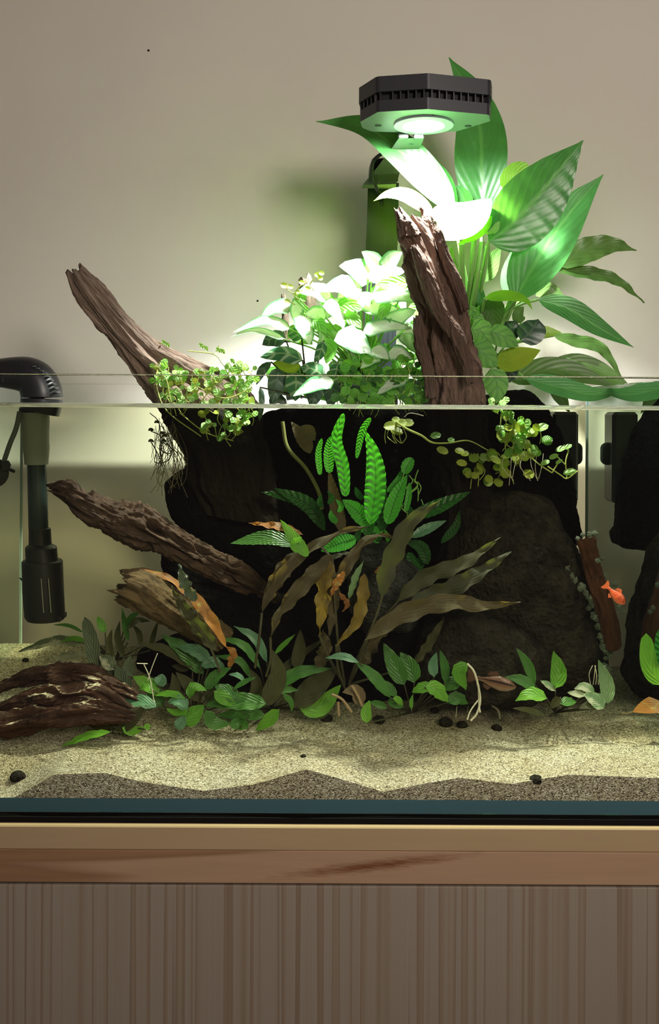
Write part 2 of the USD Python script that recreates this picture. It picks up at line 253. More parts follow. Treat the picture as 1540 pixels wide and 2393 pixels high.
# water
ZW = ZC - 0.0016
obj('water', box(XL + 0.0002, XR - 0.0002, g + 0.0004, YB - 0.0004, z1 + 0.0002, ZW), M_water, smooth=False, label='clear faintly yellow-green water filling the glass aquarium almost to the rim', cat='water', kind='stuff')
prof = [(0.0006, -0.0012), (0.0030, -0.0010), (0.0016, 0.0002), (0.0006, 0.0022)]
def menis(yf, name):
    v = np.array([(x, yf(a), ZW + 0.0012 + b) for x in np.linspace(XL + 0.0005, XR - 0.0005, 40) for a, b in prof]); n = len(prof); f = []
    for i in range(39):
        for j in range(n): a, b = i * n + j, i * n + (j + 1) % n; f += [(a, b, b + n), (a, b + n, a + n)]
    f += [(0, 2, 1), (0, 3, 2), (39 * n, 39 * n + 1, 39 * n + 2), (39 * n, 39 * n + 2, 39 * n + 3)]
    return v, np.array(f)
obj('water_rim', menis(lambda a: g + a, ''), M_mens, tank, smooth=40, label='bright line of water creeping up the front glass')
# sand bed
FX = np.array([-260, 0, 50, 130, 250, 340, 480, 600, 720, 800, 900, 1000, 1080, 1200, 1340, 1540, 1640]); FY = np.array([1878, 1874, 1858, 1810, 1806, 1828, 1848, 1832, 1798, 1820, 1850, 1830, 1818, 1832, 1810, 1818, 1825])
def sand_z(x, Y):
    x = np.asarray(x, float); Y = np.asarray(Y, float)
    t = np.clip((Y - 0.709) / 0.292, 0, 1)
    px = PX + x / 0.7085 * F
    zf = ZC - (np.interp(px, FX, FY) - PY - (px - PX) * math.tan(ROLL)) / F * 0.709
    zb = ZC - np.interp(x, [XL, -0.1, 0.1, XR], [0.2522, 0.258, 0.268, 0.274]) - 0.0
    zm = ZC - np.interp(x, [XL, -0.15, 0.05, XR], [0.2745, 0.2790, 0.2810, 0.2800])
    z = np.where(t < 0.28, zf + (zm - zf) * (t / 0.28) ** 0.8, zm + (zb - zm) * np.clip((t - 0.28) / 0.72, 0, 1))
    pts = np.stack([x * 30, Y * 30, np.zeros_like(x)], -1)
    return z + (meshkit.fbm(pts, 4, 3) - 0.5) * 0.006 * np.minimum(1, t * 6 + 0.15)
def ground(px, py):
    """Point of the sand surface seen at this pixel."""
    Ys = np.linspace(0.712, 1.0, 240); pts = np.array([P(px, py, Y) for Y in Ys]); d = pts[:, 2] - sand_z(pts[:, 0], Ys)
    k = np.argmax(d < 0) if (d < 0).any() else len(Ys) - 1
    return pts[k], Ys[k]
def build_sand():
    xs, ys = np.linspace(XL + 0.0006, XR - 0.0006, 330), np.linspace(g + 0.0008, YB - 0.0008, 170)
    X, Yy = np.meshgrid(xs, ys); Z = sand_z(X, Yy + D); nx, ny = len(xs), len(ys)
    v = np.stack([X, Yy, Z], -1).reshape(-1, 3); i, j = np.meshgrid(np.arange(ny - 1), np.arange(nx - 1), indexing='ij'); q = i * nx + j
    f = np.vstack([np.stack([q, q + 1, q + nx + 1], -1).reshape(-1, 3), np.stack([q, q + nx + 1, q + nx], -1).reshape(-1, 3)])
    ring = np.concatenate([np.arange(nx), np.arange(1, ny) * nx + nx - 1, (ny - 1) * nx + np.arange(nx - 2, -1, -1), np.arange(ny - 2, 0, -1) * nx])
    b = v[ring].copy(); b[:, 2] = z1 + 0.0003; n0 = len(v); v = np.vstack([v, b, b.mean(0)]); m = len(ring); k = np.arange(m); k2 = (k + 1) % m
    f = np.vstack([f, np.stack([ring[k], n0 + k, n0 + k2], 1), np.stack([ring[k], n0 + k2, ring[k2]], 1), np.stack([np.full(m, n0 + m), n0 + k2, n0 + k], 1)])
    return v, f
obj('sand', build_sand(), M_sand, smooth=30, label='pale beige fine sand heaped in low waves on the aquarium bottom', cat='sand', kind='stuff')
# ------------------------------------------------------------------ lamp
lamp = thing('aquarium_lamp', 'compact charcoal LED spotlight on a black arm, shining onto the plants', 'lamp')
H = 0.2582
def plan(pts, shrink=0.0):
    q = []
    for x, y in pts: w = P(x, y, H * F / (PY - y - (x - PX) * -math.tan(ROLL))); q.append(w[:2])
    pg = Polygon(q); pg = pg.buffer(-0.006).buffer(0.006, quad_segs=10)
    return pg.buffer(-shrink) if shrink else pg
LP = [(880, 259), (1000, 252), (1147, 266), (1150, 282), (1068, 307), (960, 310), (866, 307), (843, 298), (838, 283)]
zl = ZC + H
pl = plan(LP); lc = np.array(pl.centroid.coords[0])
obj('lower_shell', prism(plan(LP, 0.0012), zl, zl + 0.0095), M_char, lamp, smooth=30)
vent = obj('vent_core', prism(plan(LP, 0.006), zl + 0.0095, zl + 0.0165), M_blackrough, lamp, smooth=30)
obj('upper_shell', prism(pl, zl + 0.0165, zl + 0.0300), M_char, lamp, smooth=30)
ring = plan(LP, 0.0018).exterior; L = ring.length
for k in range(int(L / 0.0068)):
    a = np.array(ring.interpolate(k * 0.0068).coords[0]); b = np.array(ring.interpolate((k * 0.0068 + 0.002) % L).coords[0]); t = (b - a) / np.linalg.norm(b - a)
    m = box(-0.0006, 0.0006, -0.0045, 0.0006, -0.0035, 0.0035); R = np.eye(4); R[:2, 0] = t; R[:2, 1] = (t[1], -t[0]) if np.dot((t[1], -t[0]), a - lc) > 0 else (-t[1], t[0]); R[:3, 3] = (*a, zl + 0.013)
    m.apply_transform(R); obj('vent_fin', m, M_char, vent, smooth=False)
under = obj('underside_plate', prism(plan(LP, 0.0016), zl - 0.0006, zl), M_plate, lamp, smooth=30, label='pale plate around the lens')
c = P(990, 287, 0.859); zz = zl - 0.0007
lring = obj('lens_ring', lathe([(0.0185, 0), (0.0275, 0), (0.0270, -0.0018), (0.0190, -0.0022), (0.0185, 0)], [c[0], c[1], zz], 48), M_ring, lamp, label='white ring around the lit lens')
M_led = mat('led_lens', {'e': ('emission', {'color': (0.93, 1.0, 0.96), 'strength': 1.0 * FLOOD * 100})}, [], surface='e.emission')
obj('lens', lathe([(0, -0.0032), (0.010, -0.0030), (0.0165, -0.0018), (0.0188, -0.0004)], [c[0], c[1], zz], 40), M_led, lring, label='glowing round lens')
spot = UsdLux.SphereLight.Define(stage, '/World/led_beam'); spot.CreateRadiusAttr(0.008); spot.CreateIntensityAttr(LED); spot.CreateColorAttr((0.93, 1.0, 0.96)); spot.CreateNormalizeAttr(True)
spot.AddTranslateOp().Set((c[0], c[1], zz - 0.0125))
sh = UsdLux.ShapingAPI.Apply(spot.GetPrim()); sh.CreateShapingConeAngleAttr(62.0); sh.CreateShapingConeSoftnessAttr(0.35)
spot.AddRotateXOp().Set(0.0)
for x, y in ((884, 291), (1010, 268), (1094, 291)):
    q = P(x, y, H * F / (PY - y)); obj('screw_hole', lathe([(0, -0.0001), (0.003, -0.0002), (0.0034, 0.0004)], [q[0], q[1], zl - 0.0008], 16), M_blackrough, under)
for x in (942, 978):
    q = P(x, 318, 0.888); obj('hinge', box(q[0] - 0.0048, q[0] + 0.0048, q[1] - 0.003, q[1] + 0.004, zl - 0.006, zl - 0.0003, 0.0008), M_bracket, lamp, smooth=False)
def slab(pix, thick, Ys):
    """A bent plate: pix = pairs of (left pixel, right pixel) down its length with depths Ys."""
    v = []
    for (l, r), Y in zip(pix, Ys):
        a, b = P(*l, Y), P(*r, Y); o = np.array([0, thick, thick * 0.3]); v += [a, b, b + o, a + o]
    f = []
    for i in range(len(pix) - 1):
        for j in range(4): A, B = i * 4 + j, i * 4 + (j + 1) % 4; f += [(A, A + 4, B + 4), (A, B + 4, B)]
    e = 4 * (len(pix) - 1); f += [(0, 1, 2), (0, 2, 3), (e, e + 2, e + 1), (e, e + 3, e + 2)]
    m = trimesh.Trimesh(np.array(v), np.array(f), process=False); m.fix_normals(); return m
obj('arm', slab([((931, 324), (991, 322)), ((905, 362), (975, 360)), ((868, 408), (934, 405)), ((848, 432), (926, 430)), ((845, 440), (924, 441))], 0.005, [0.888, 0.92, 0.965, 0.985, 0.987]), M_bracket, lamp, smooth=False)
obj('arm_shell', slab([((872, 372), (925, 368)), ((864, 395), (932, 392)), ((862, 425), (930, 424))], 0.02, [0.955, 0.962, 0.97]), M_black, lamp, smooth=False)
obj('upright', slab([((860, 428), (932, 428)), ((858, 520), (931, 520)), ((853, 620), (927, 620)), ((850, 890), (925, 890))], 0.006, [0.996, 0.998, 1.0, 1.004]), M_brushed, lamp, smooth=False, label='brushed black upright plate')
obj('clamp', join([box(*sorted((P(842, 900, 1.0)[0], P(932, 900, 1.0)[0])), YB - 0.006, YB + 0.022, ZT + 0.0005, ZT + 0.012, 0.002), box(*sorted((P(842, 900, 1.0)[0], P(932, 900, 1.0)[0])), YB + g + 0.001, YB + 0.022, ZT - 0.05, ZT + 0.004, 0.002)]), M_black, lamp, smooth=False)
obj('cable', tube([P(x, y, Y) for x, y, Y in ((925, 350, .925), (895, 358, .935), (872, 378, .945), (870, 410, .955), (880, 440, .965), (890, 460, .992), (892, 480, .9985))], 0.0019, 8, 40), M_black, lamp)
q = P(958, 338, 0.905); obj('thumb_screw', lathe([(0, 0.002), (0.005, 0.0015), (0.0055, -0.001), (0, -0.0015)], q - np.array([0, 0.001, 0]), 20), M_blackrough, lamp)
# ------------------------------------------------------------------ filter intake on the left
YI = 0.915
fil = thing('filter_intake', 'black and grey filter intake pipe hooked over the left end of the tank', 'filter pipe')
def pxl(pts, Y=YI): return [P(x, y, Y) for x, y in pts]
bow = pxl([(92, 962), (97, 940), (96, 915), (84, 890), (60, 876), (20, 872), (-40, 872)])
elb = obj('elbow', join([tube(bow, [pxm(47, YI), pxm(48, YI), pxm(46, YI), pxm(40, YI), pxm(34, YI), pxm(30, YI)], 28, 48)]), M_black, fil, label='shiny black elbow')
for k in range(9):
    a = math.radians(14 + k * 6.5); q = P(52 + 88 * math.cos(a), 938 - 88 * math.sin(a), YI - 0.004); obj('rib', box(q[0] - .0016, q[0] + .0016, q[1] - 0.012, q[1] + .006, q[2] - .0007, q[2] + .0007, .0003), M_bracket, elb, smooth=False)
q = P(28, 872, YI - 0.0135); obj('clip_frame', join([box(q[0] - .010, q[0] - .0075, q[1] - .001, q[1] + .003, q[2] - .009, q[2] + .006, .0005), box(q[0] + .0075, q[0] + .010, q[1] - .001, q[1] + .003, q[2] - .009, q[2] + .010, .0005), box(q[0] - .006, q[0] + .006, q[1] - .0006, q[1] + .003, q[2] - .002, q[2] + .0, .0003), box(q[0] - .006, q[0] + .006, q[1] - .0006, q[1] + .003, q[2] - .006, q[2] - .004, .0003)]), M_blackrough, elb, smooth=False)
def lz(pts, Y=YI):   # vertical tapering turned body: (x centre px, y px, half width px)
    return tube([P(x, y, Y) for x, y, w in pts], [pxm(w, Y) for x, y, w in pts], 36)
def lz2(pts, Y=YI):
    p = [P(x, y, Y) for x, y, w in pts]; m = tube(p, 1.0, 36); v = np.array(m.vertices)
    for i, (x, y, w) in enumerate(pts):
        cc = p[i]; s = slice(i * 36, i * 36 + 36); ang = np.arange(36) * 2 * np.pi / 36
        v[s] = cc + pxm(w, Y) * np.stack([np.cos(ang), np.sin(ang), np.zeros(36)], 1)
    m.vertices = v; m.fix_normals(); return m
obj('collar', lz2([(80, 953, 30), (80, 954, 34), (80, 962, 34), (80, 963, 30)]), M_blackrough, fil)
obj('hose_coupling', lz2([(81, 963, 30), (81, 964, 33), (82, 985, 33), (83, 1010, 31), (83, 1038, 31), (84, 1040, 30.5), (84, 1042, 31), (85, 1060, 29), (85, 1085, 27), (85, 1086, 22)]), M_greyrub, fil, label='ribbed grey rubber coupling')
obj('riser_tube', lz2([(86, 1084, 22), (90, 1238, 22.5), (90, 1240, 20)]), M_tubegrey, fil, label='dark smoky tube')
obj('socket', lz2([(92, 1234, 24), (93, 1236, 25), (94, 1272, 26), (96, 1276, 33), (96, 1280, 36), (98, 1310, 36.5), (98, 1311, 34)]), M_black, fil)
stn = obj('strainer', lz2([(99, 1309, 44), (99, 1312, 46.5), (101, 1380, 47), (105, 1440, 46), (106, 1448, 42), (106, 1449, 10)]), M_black, fil)
for x in (96, 113):
    a, b = P(x, 1352, YI - 0.0195), P(x + 6, 1432, YI - 0.0195); obj('slot_edge', tube([a, b], 0.00045, 6), M_greyrub, stn, label='thin pale slot edge')
for k in range(7):
    q = P(74 + k * 10.5, 1450, YI - .012); obj('tooth', box(q[0] - .0012, q[0] + .0012, q[1], q[1] + .024, q[2] - .0016, q[2] + .003, .0004), M_black, stn, smooth=False)
a = P(46, 1352, YI); obj('catch', trimesh.convex.convex_hull(np.array([P(43, 1349, YI - .002), P(43, 1349, YI + .002), P(57, 1353, YI + .004), P(57, 1353, YI - .004), P(58, 1366, YI - .004), P(58, 1366, YI + .004)])), M_black, stn, smooth=False)
cab2 = thing('suction_cup_cable', 'grey cable with a black suction cup clip at the left edge of the tank', 'cable')
obj('cable', tube([P(x, y, .90) for x, y in ((46, 962), (38, 1000), (24, 1035), (12, 1070), (6, 1090))], pxm(6, .9), 10, 30), M_bracket, cab2)
obj('suction_cup', lathe([(0, .012), (.006, .012), (.007, .006), (.012, .001), (.014, -.001), (0, 0)], P(-14, 1105, .90), 28, 'y'), M_blackrough, cab2)
obj('clip', join([trimesh.convex.convex_hull(np.array([P(x, y, Y) for x, y in ((2, 1078), (20, 1076), (26, 1086), (22, 1098), (4, 1102)) for Y in (.893, .903)])), tube([P(20, 1096, .898), P(33, 1102, .896)], .0016, 8)]), M_blackrough, cab2)

flt = thing('internal_filter', 'black internal filter box with a round knob in the back right corner of the tank', 'filter')
a, b = P(1284, 962, .985), P(1342, 1172, .985)
obj('housing', box(a[0], b[0], .268, .2995, b[2], a[2], .003), M_black, flt, smooth=False)
q = P(1346, 1060, .984); obj('knob', trimesh.creation.capsule(height=.010, radius=.0068, count=[16, 16], transform=trimesh.transformations.translation_matrix(q)), M_blackrough, flt)
a = P(1290, 1100, .97); obj('intake_grille', join([box(a[0], a[0] + .020, .2665, .2685, a[2] - k * .004, a[2] - k * .004 + .002, .0003) for k in range(6)]), M_blackrough, flt, smooth=False)
# ------------------------------------------------------------------ driftwood and rocks
def ridged(x): return 1 - np.abs(2 * x - 1)
def log_mesh(st, Y, dr=0.7, nth=96, ns=170, seed=1, amp=0.16, k=7, jag0=0.0, jag1=0.0, twist=0.6, holes=0.0, fine=0.05):
    """Log between two silhouette lines: st = [(ax, ay, bx, by[, Y])]; grooved along its length, with broken jagged ends."""
    A = []; 
    for s in st:
        y = s[4] if len(s) > 4 else Y; A.append(np.concatenate([P(s[0], s[1], y), P(s[2], s[3], y)]))
    A = np.array(A); mid = (A[:, :3] + A[:, 3:]) / 2; q = smooth_path(np.hstack([mid, (A[:, 3:] - A[:, :3]) / 2]), ns)
    c, h = q[:, :3], q[:, 3:]; t = np.gradient(c, axis=0); t /= np.linalg.norm(t, axis=1, keepdims=True)
    d = np.cross(h, t); d /= np.linalg.norm(d, axis=1, keepdims=True) + 1e-9; d *= np.linalg.norm(h, axis=1, keepdims=True) * dr
    th = np.arange(nth) * 2 * np.pi / nth; s = np.linspace(0, 1, ns); L = np.linalg.norm(np.diff(c, axis=0), axis=1).sum(); R = np.linalg.norm(h, axis=1).mean()
    TH, S = np.meshgrid(th, s); tw = TH + twist * S
    g1 = np.stack([np.cos(tw) * k / 3.2, np.sin(tw) * k / 3.2, S * L / R * 0.28], -1)
    r = ridged(meshkit.fbm(g1, 2, seed)) ** 1.6
    g2 = np.stack([np.cos(tw) * k, np.sin(tw) * k, S * L / R * 0.8], -1); r2 = ridged(meshkit.fbm(g2, 3, seed + 9))
    g3 = np.stack([np.cos(TH) * 5, np.sin(TH) * 5, S * L / R * 5], -1); r3 = meshkit.fbm(g3, 3, seed + 5)
    rad = 1.04 - amp * 2.2 * (1 - r) ** 1.3 * 0.6 - amp * 0.55 * (1 - r2) + fine * (r3 - 0.5) * 2
    if holes: 
        g4 = meshkit.noise(np.stack([np.cos(tw) * 2.2, np.sin(tw) * 2.2, S * L / R * 0.9], -1), seed + 21); rad = rad - holes * np.clip((g4 - 0.68) / 0.2, 0, 1)
    v = c[:, None] + rad[..., None] * (np.cos(TH)[..., None] * h[:, None] + np.sin(TH)[..., None] * d[:, None])
    off = np.zeros((ns, nth))
    e = meshkit.noise(np.stack([np.cos(th) * 2.6, np.sin(th) * 2.6, th * 0], -1), seed + 31) * 0.7 + meshkit.noise(np.stack([np.cos(th) * 8, np.sin(th) * 8, th * 0], -1), seed + 32) * 0.3 - 0.5
    off += -jag0 * np.exp(-S / 0.05) * 2 * e[None] + jag1 * np.exp(-(1 - S) / 0.05) * 2 * e[None]
    v = v + off[..., None] * t[:, None]
    v = v.reshape(-1, 3); i, j = np.meshgrid(np.arange(ns - 1), np.arange(nth), indexing='ij'); q0 = i * nth + j; q1 = i * nth + (j + 1) % nth
    f = [np.stack([q0, q1, q1 + nth], -1).reshape(-1, 3), np.stack([q0, q1 + nth, q0 + nth], -1).reshape(-1, 3)]
    uv = np.stack([S * L * 10, tw / (2 * np.pi) * max(1, R * 60)], -1).reshape(-1, 2)
    for end, sg in ((0, 1), (ns - 1, -1)):   # sunken, uneven broken end
        base = end * nth; rows = [np.arange(nth) + base]
        for fr, dp in ((0.7, 0.25), (0.35, 0.5)):
            cc = c[end] + sg * t[end] * R * dp; ringv = cc + (v[base:base + nth] - c[end]) * fr; rows.append(len(v) + np.arange(nth)); v = np.vstack([v, ringv]); uv = np.vstack([uv, uv[base:base + nth] + [0.05 * dp, 0]])
        v = np.vstack([v, c[end] + sg * t[end] * R * 0.5]); uv = np.vstack([uv, uv[base:base + 1]]); m = len(v) - 1; J = np.arange(nth); J2 = (J + 1) % nth
        for a, b in zip(rows[:-1], rows[1:]):
            w = [np.stack([a[J], b[J], b[J2]], 1), np.stack([a[J], b[J2], a[J2]], 1)]; f += [x if sg > 0 else x[:, ::-1] for x in w]
        w = np.stack([rows[-1][J], np.full(nth, m), rows[-1][J2]], 1); f.append(w if sg > 0 else w[:, ::-1])
    f = np.vstack(f); m = trimesh.Trimesh(v, f, process=False)
    if m.volume < 0: f = f[:, ::-1]
    return (v, f), uv
def log(name, label, st, Y, m, parent=None, cat='driftwood', **kw):
    (v, f), uv = log_mesh(st, Y, **kw)
    if parent is not None: return obj(name, (v, f), m, parent, smooth=True, uv=uv, label=label)
    return obj(name, (v, f), m, None, smooth=True, uv=uv, label=label, cat=cat)
def rock_mesh(outline, Y, depth, seed=1, sub=6, amp=0.10, freq=30, boxy=0.75, pits=0.006):
    q = np.array([P(x, y, Y) for x, y in outline])[:, [0, 2]]; pg = Polygon(q); c = np.array(pg.centroid.coords[0])
    ang = np.linspace(-np.pi, np.pi, 361); rr = []
    from shapely.geometry import LineString
    for a in ang:
        it = LineString([c, c + 2 * np.array([math.cos(a), math.sin(a)])]).intersection(pg.exterior)
        rr.append(max((math.hypot(p.x - c[0], p.y - c[1]) for p in (getattr(it, 'geoms', [it])) if p.geom_type == 'Point'), default=0.01))
    rr = np.array(rr); k = np.ones(7) / 7; rr = np.convolve(np.concatenate([rr[-7:-1], rr, rr[1:7]]), k, 'same')[6:-6]
    s = trimesh.creation.icosphere(sub); d = np.array(s.vertices); rho = np.hypot(d[:, 0], d[:, 2])
    R = np.interp(np.arctan2(d[:, 2], d[:, 0]), ang, rr)
    v = np.stack([c[0] + R * rho ** boxy * d[:, 0] / np.maximum(rho, 1e-6), Y - D + depth * np.sign(d[:, 1]) * np.abs(d[:, 1]) ** boxy, c[1] + R * rho ** boxy * d[:, 2] / np.maximum(rho, 1e-6)], 1)
    n = np.array(trimesh.Trimesh(v, s.faces, process=False).vertex_normals); size = rr.mean()
    b = (meshkit.fbm(v * freq + 3.1 * seed, 5, seed) - 0.5) * 2 * amp * size; r2 = ridged(meshkit.fbm(v * freq * 1.7 + 9, 3, seed + 4)) - 0.6
    p2 = np.clip(meshkit.noise(v * 260, seed + 8) - 0.62, 0, 1) * pits
    return v + n * (b + 0.35 * amp * size * r2 - p2)[:, None], np.array(s.faces)
def rock(name, label, outline, Y, depth, m, cat='rock', **kw): return obj(name, rock_mesh(outline, Y, depth, **kw), m, None, smooth=True, label=label, cat=cat)
W_air = wood('driftwood_dry', (0.05, 0.034, 0.026), (0.36, 0.25, 0.19), soak=(0.05, 0.047, 0.045))
W_up = wood('driftwood_brown', (0.03, 0.017, 0.012), (0.22, 0.135, 0.10), soak=(0.035, 0.035, 0.035))
W_wet = wood('driftwood_wet', (0.003, 0.002, 0.0017), (0.085, 0.047, 0.031), rough=0.6, ks=(4, 18))
W_tan = wood('driftwood_tan', (0.02, 0.012, 0.006), (0.14, 0.09, 0.045), rough=0.7, ks=(4, 10))
W_lay = wood('driftwood_layered', (0.005, 0.002, 0.0013), (0.06, 0.024, 0.014), rough=0.6, sand=True, ks=(2, 6), bump=0.5)
W_red = wood('driftwood_red', (0.02, 0.006, 0.003), (0.10, 0.036, 0.018), rough=0.7, ks=(4, 8))
R_lava = rockmat('lava_rock', (0.003, 0.0026, 0.0024), (0.042, 0.034, 0.026), 55)
R_dark = rockmat('dark_rock', (0.001, 0.001, 0.001), (0.006, 0.0055, 0.0055), 40)
R_grey = rockmat('grey_rock', (0.008, 0.008, 0.008), (0.07, 0.07, 0.066), 90)
log('driftwood', 'grey-brown grooved driftwood branch rising from the water at upper left, foot covered in pennywort',
    [(158, 648, 190, 618, .86), (172, 690, 215, 640, .86), (192, 724, 242, 664, .862), (240, 785, 302, 735, .865), (288, 845, 375, 800, .87), (325, 895, 450, 838, .875), (356, 945, 560, 895, .88), (392, 1000, 615, 965, .885), (428, 1062, 635, 1060, .89), (440, 1130, 650, 1170, .90), (470, 1200, 660, 1230, .90)],
    .88, W_air, dr=0.55, seed=3, amp=0.34, k=8, jag0=0.007, nth=140, ns=220, twist=0.2, holes=0.2)
log('driftwood', 'thick dark brown driftwood stump standing upright at the centre, with two broken prongs on top',
    [(924, 520, 990, 508, 0.862), (922, 542, 1010, 530, 0.862), (930, 590, 1040, 585, 0.862), (944, 640, 1056, 628, 0.862), (955, 690, 1086, 690, 0.864), (974, 735, 1100, 745, 0.867), (967, 800, 1108, 798, 0.867), (985, 862, 1126, 850, 0.867), (992, 930, 1140, 930, 0.867), (1000, 1000, 1142, 1000, 0.867), (1010, 1160, 1160, 1160, 0.882), (1010, 1300, 1180, 1300, 0.892)],
    0.862, W_up, dr=0.72, seed=12, amp=0.52, k=6, jag0=0.006, nth=150, ns=260, twist=0.5, holes=0.38)
stump = stage.GetPrimAtPath('/World/driftwood_001')
for i, (st, Yp) in enumerate((([(922, 490, 938, 486), (922, 500, 946, 494), (926, 520, 962, 510), (932, 560, 985, 548)], 0.854), ([(978, 487, 988, 483), (984, 500, 1000, 492), (985, 525, 1018, 512), (1000, 570, 1036, 560)], 0.864),
                                ([(958, 578, 976, 572), (968, 620, 1000, 610), (990, 690, 1030, 680), (1020, 750, 1052, 745), (1046, 790, 1062, 786)], 0.840), ([(1035, 745, 1058, 738), (1050, 790, 1086, 780), (1074, 850, 1104, 845), (1086, 900, 1106, 895)], 0.840),
                                ([(966, 745, 986, 735), (966, 800, 998, 795), (984, 860, 1014, 855), (994, 930, 1022, 930)], 0.847), ([(1012, 545, 1032, 535), (1030, 610, 1055, 600), (1055, 670, 1084, 664), (1078, 730, 1098, 722)], 0.850))):
    log('prong' if i < 2 else 'splinter', None, st, Yp, W_up, parent=stump, dr=1.0, seed=70 + i, amp=.35, k=5, jag0=.004, jag1=.003, nth=60, ns=90)
log('driftwood', 'long dark underwater driftwood log at left, its tip in front of the filter pipe',
    [(132, 1158, 112, 1131, .80), (163, 1186, 158, 1120, .80), (190, 1218, 200, 1136, .80), (250, 1252, 262, 1164, .81), (320, 1286, 335, 1174, .82), (400, 1310, 425, 1235, .83), (470, 1345, 495, 1275, .84), (540, 1380, 565, 1310, .85), (600, 1395, 622, 1360, .86), (640, 1410, 660, 1395, .87)],
    .82, W_wet, dr=0.8, seed=22, amp=0.5, k=6, jag0=0.008, nth=130, ns=220, holes=0.55, fine=0.09)
log('driftwood', 'tan stub of driftwood with a broken end, below the long submerged log at left',
    [(270, 1402, 300, 1328, .815), (300, 1420, 345, 1330, .815), (360, 1448, 408, 1372, .825), (430, 1485, 470, 1415, .835), (500, 1520, 545, 1470, .85)], .82, W_tan, dr=0.9, seed=31, amp=0.25, k=5, jag0=0.014, ns=120, fine=0.07)
LAY = thing('driftwood', 'reddish brown layered driftwood half buried in the sand at the left front', 'driftwood')
for st, sd, Yl in (([(-40, 1640, -40, 1618), (22, 1612, 30, 1575), (60, 1606, 90, 1556), (130, 1598, 150, 1546), (190, 1600, 215, 1552), (270, 1622, 290, 1592), (330, 1650, 335, 1630)], 43, .80), ([(-60, 1668, -60, 1650), (0, 1668, 0, 1640), (70, 1656, 80, 1606), (150, 1652, 160, 1594), (230, 1650, 235, 1600), (300, 1666, 300, 1640)], 44, .785),
                   ([(-70, 1735, -70, 1650), (0, 1730, 0, 1660), (70, 1718, 75, 1646), (150, 1708, 155, 1634), (230, 1695, 235, 1632), (310, 1690, 310, 1660)], 45, .775)):
    log('layer', None, st, Yl, W_lay, parent=LAY, dr=1.3 if sd != 45 else .8, seed=sd, amp=.6, k=3.2, jag0=.012, jag1=.01, nth=110, ns=150, twist=0., fine=.08)
log('driftwood', 'rust-red driftwood branch leaning against the large rock at right',
    [(1345, 1262, 1392, 1256, .855), (1362, 1325, 1405, 1322, .855), (1384, 1400, 1426, 1385, .852), (1402, 1460, 1446, 1450, .852), (1412, 1520, 1452, 1510, .855)], .86, W_red, dr=0.8, seed=51, amp=0.25, k=5, jag0=0.004, ns=120)
for a, lab in (([(698, 655, 728, 642), (700, 690, 738, 690), (702, 760, 742, 760)], 'short brown wood stub peeking out above the white-variegated leaves'), ([(657, 692, 668, 690), (658, 720, 672, 716), (660, 800, 680, 800)], 'thin dark wood splinter left of the white-variegated leaves')):
    log('wood_stub', lab, [(*s, .93) for s in a], .93, W_air, cat='driftwood', dr=0.8, seed=61, amp=0.25, k=5, jag0=0.004, nth=40, ns=40)
rock('lava_rock', 'large rough dark brown lava rock filling the right half under the water', [(1075, 1165), (1200, 1148), (1275, 1165), (1340, 1260), (1382, 1390), (1402, 1500), (1408, 1590), (1380, 1625), (1250, 1630), (1150, 1560), (1060, 1480), (1030, 1300)], .90, .055, R_lava, seed=3, sub=7, amp=0.09, freq=26)
rock('lava_rock', 'smaller pitted lava rock in front of the large one, behind the young green plants', [(985, 1470), (1080, 1408), (1180, 1440), (1268, 1512), (1285, 1580), (1240, 1640), (1050, 1640), (960, 1570)], .845, .035, R_lava, seed=8, amp=0.08, freq=40)
rock('dark_rock', 'black rock column at right reaching up to the water surface under the potted lily', [(1060, 945), (1140, 920), (1225, 912), (1270, 950), (1300, 1000), (1335, 1080), (1345, 1180), (1360, 1270), (1200, 1300), (1040, 1240)], .965, .028, R_dark, seed=14, amp=0.07, freq=40)
rock('dark_rock', 'black rock wall at the back centre behind the serrated ferns', [(610, 965), (700, 950), (900, 946), (1050, 950), (1075, 1200), (1070, 1400), (1000, 1560), (760, 1560), (650, 1400), (605, 1200)], .982, .012, R_dark, seed=15, sub=6, amp=0.05, freq=34)
rock('dark_rock', 'rounded black rock at left below the water line, behind the long submerged log', [(388, 1125), (440, 1088), (560, 1100), (690, 1190), (720, 1350), (640, 1420), (480, 1400), (430, 1260), (396, 1190)], .935, .045, R_dark, seed=16, amp=0.06, freq=30)
rock('dark_rock', 'black rock in the shade under the long log, right of the tan stub', [(372, 1280), (470, 1310), (620, 1370), (690, 1400), (760, 1520), (640, 1600), (440, 1600), (320, 1560), (330, 1510), (480, 1480), (400, 1380)], .895, .04, R_dark, seed=17, amp=0.07, freq=36)
rock('dark_rock', 'black rock at the bottom centre behind the brown wavy plant', [(640, 1440), (760, 1360), (900, 1330), (1020, 1400), (1060, 1560), (1020, 1625), (800, 1635), (640, 1620)], .895, .04, R_dark, seed=18, amp=0.07, freq=36)
rock('grey_rock', 'fuzzy grey algae-topped rock at the centre behind the brown wavy leaves', [(812, 1345), (835, 1272), (880, 1258), (940, 1290), (985, 1325), (1010, 1390), (960, 1470), (860, 1480), (815, 1420)], .852, .034, R_grey, seed=19, amp=0.10, freq=90, pits=0.004)
def pebble(px, py, w, lab, seed):
    p, Y = ground(px, py + w * 0.35); r = pxm(w, Y) / 2; m = trimesh.creation.icosphere(3); v = np.array(m.vertices) * [1, 0.9, 0.72]
    v = v * (1 + 0.45 * (meshkit.fbm(v * 1.8 + seed * 7.3, 3, seed) - 0.5))[:, None] * r + p + [0, 0, r * 0.35]
    obj('pebble', (v, m.faces), R_lavap, None, smooth=True, label=lab, cat='pebble')
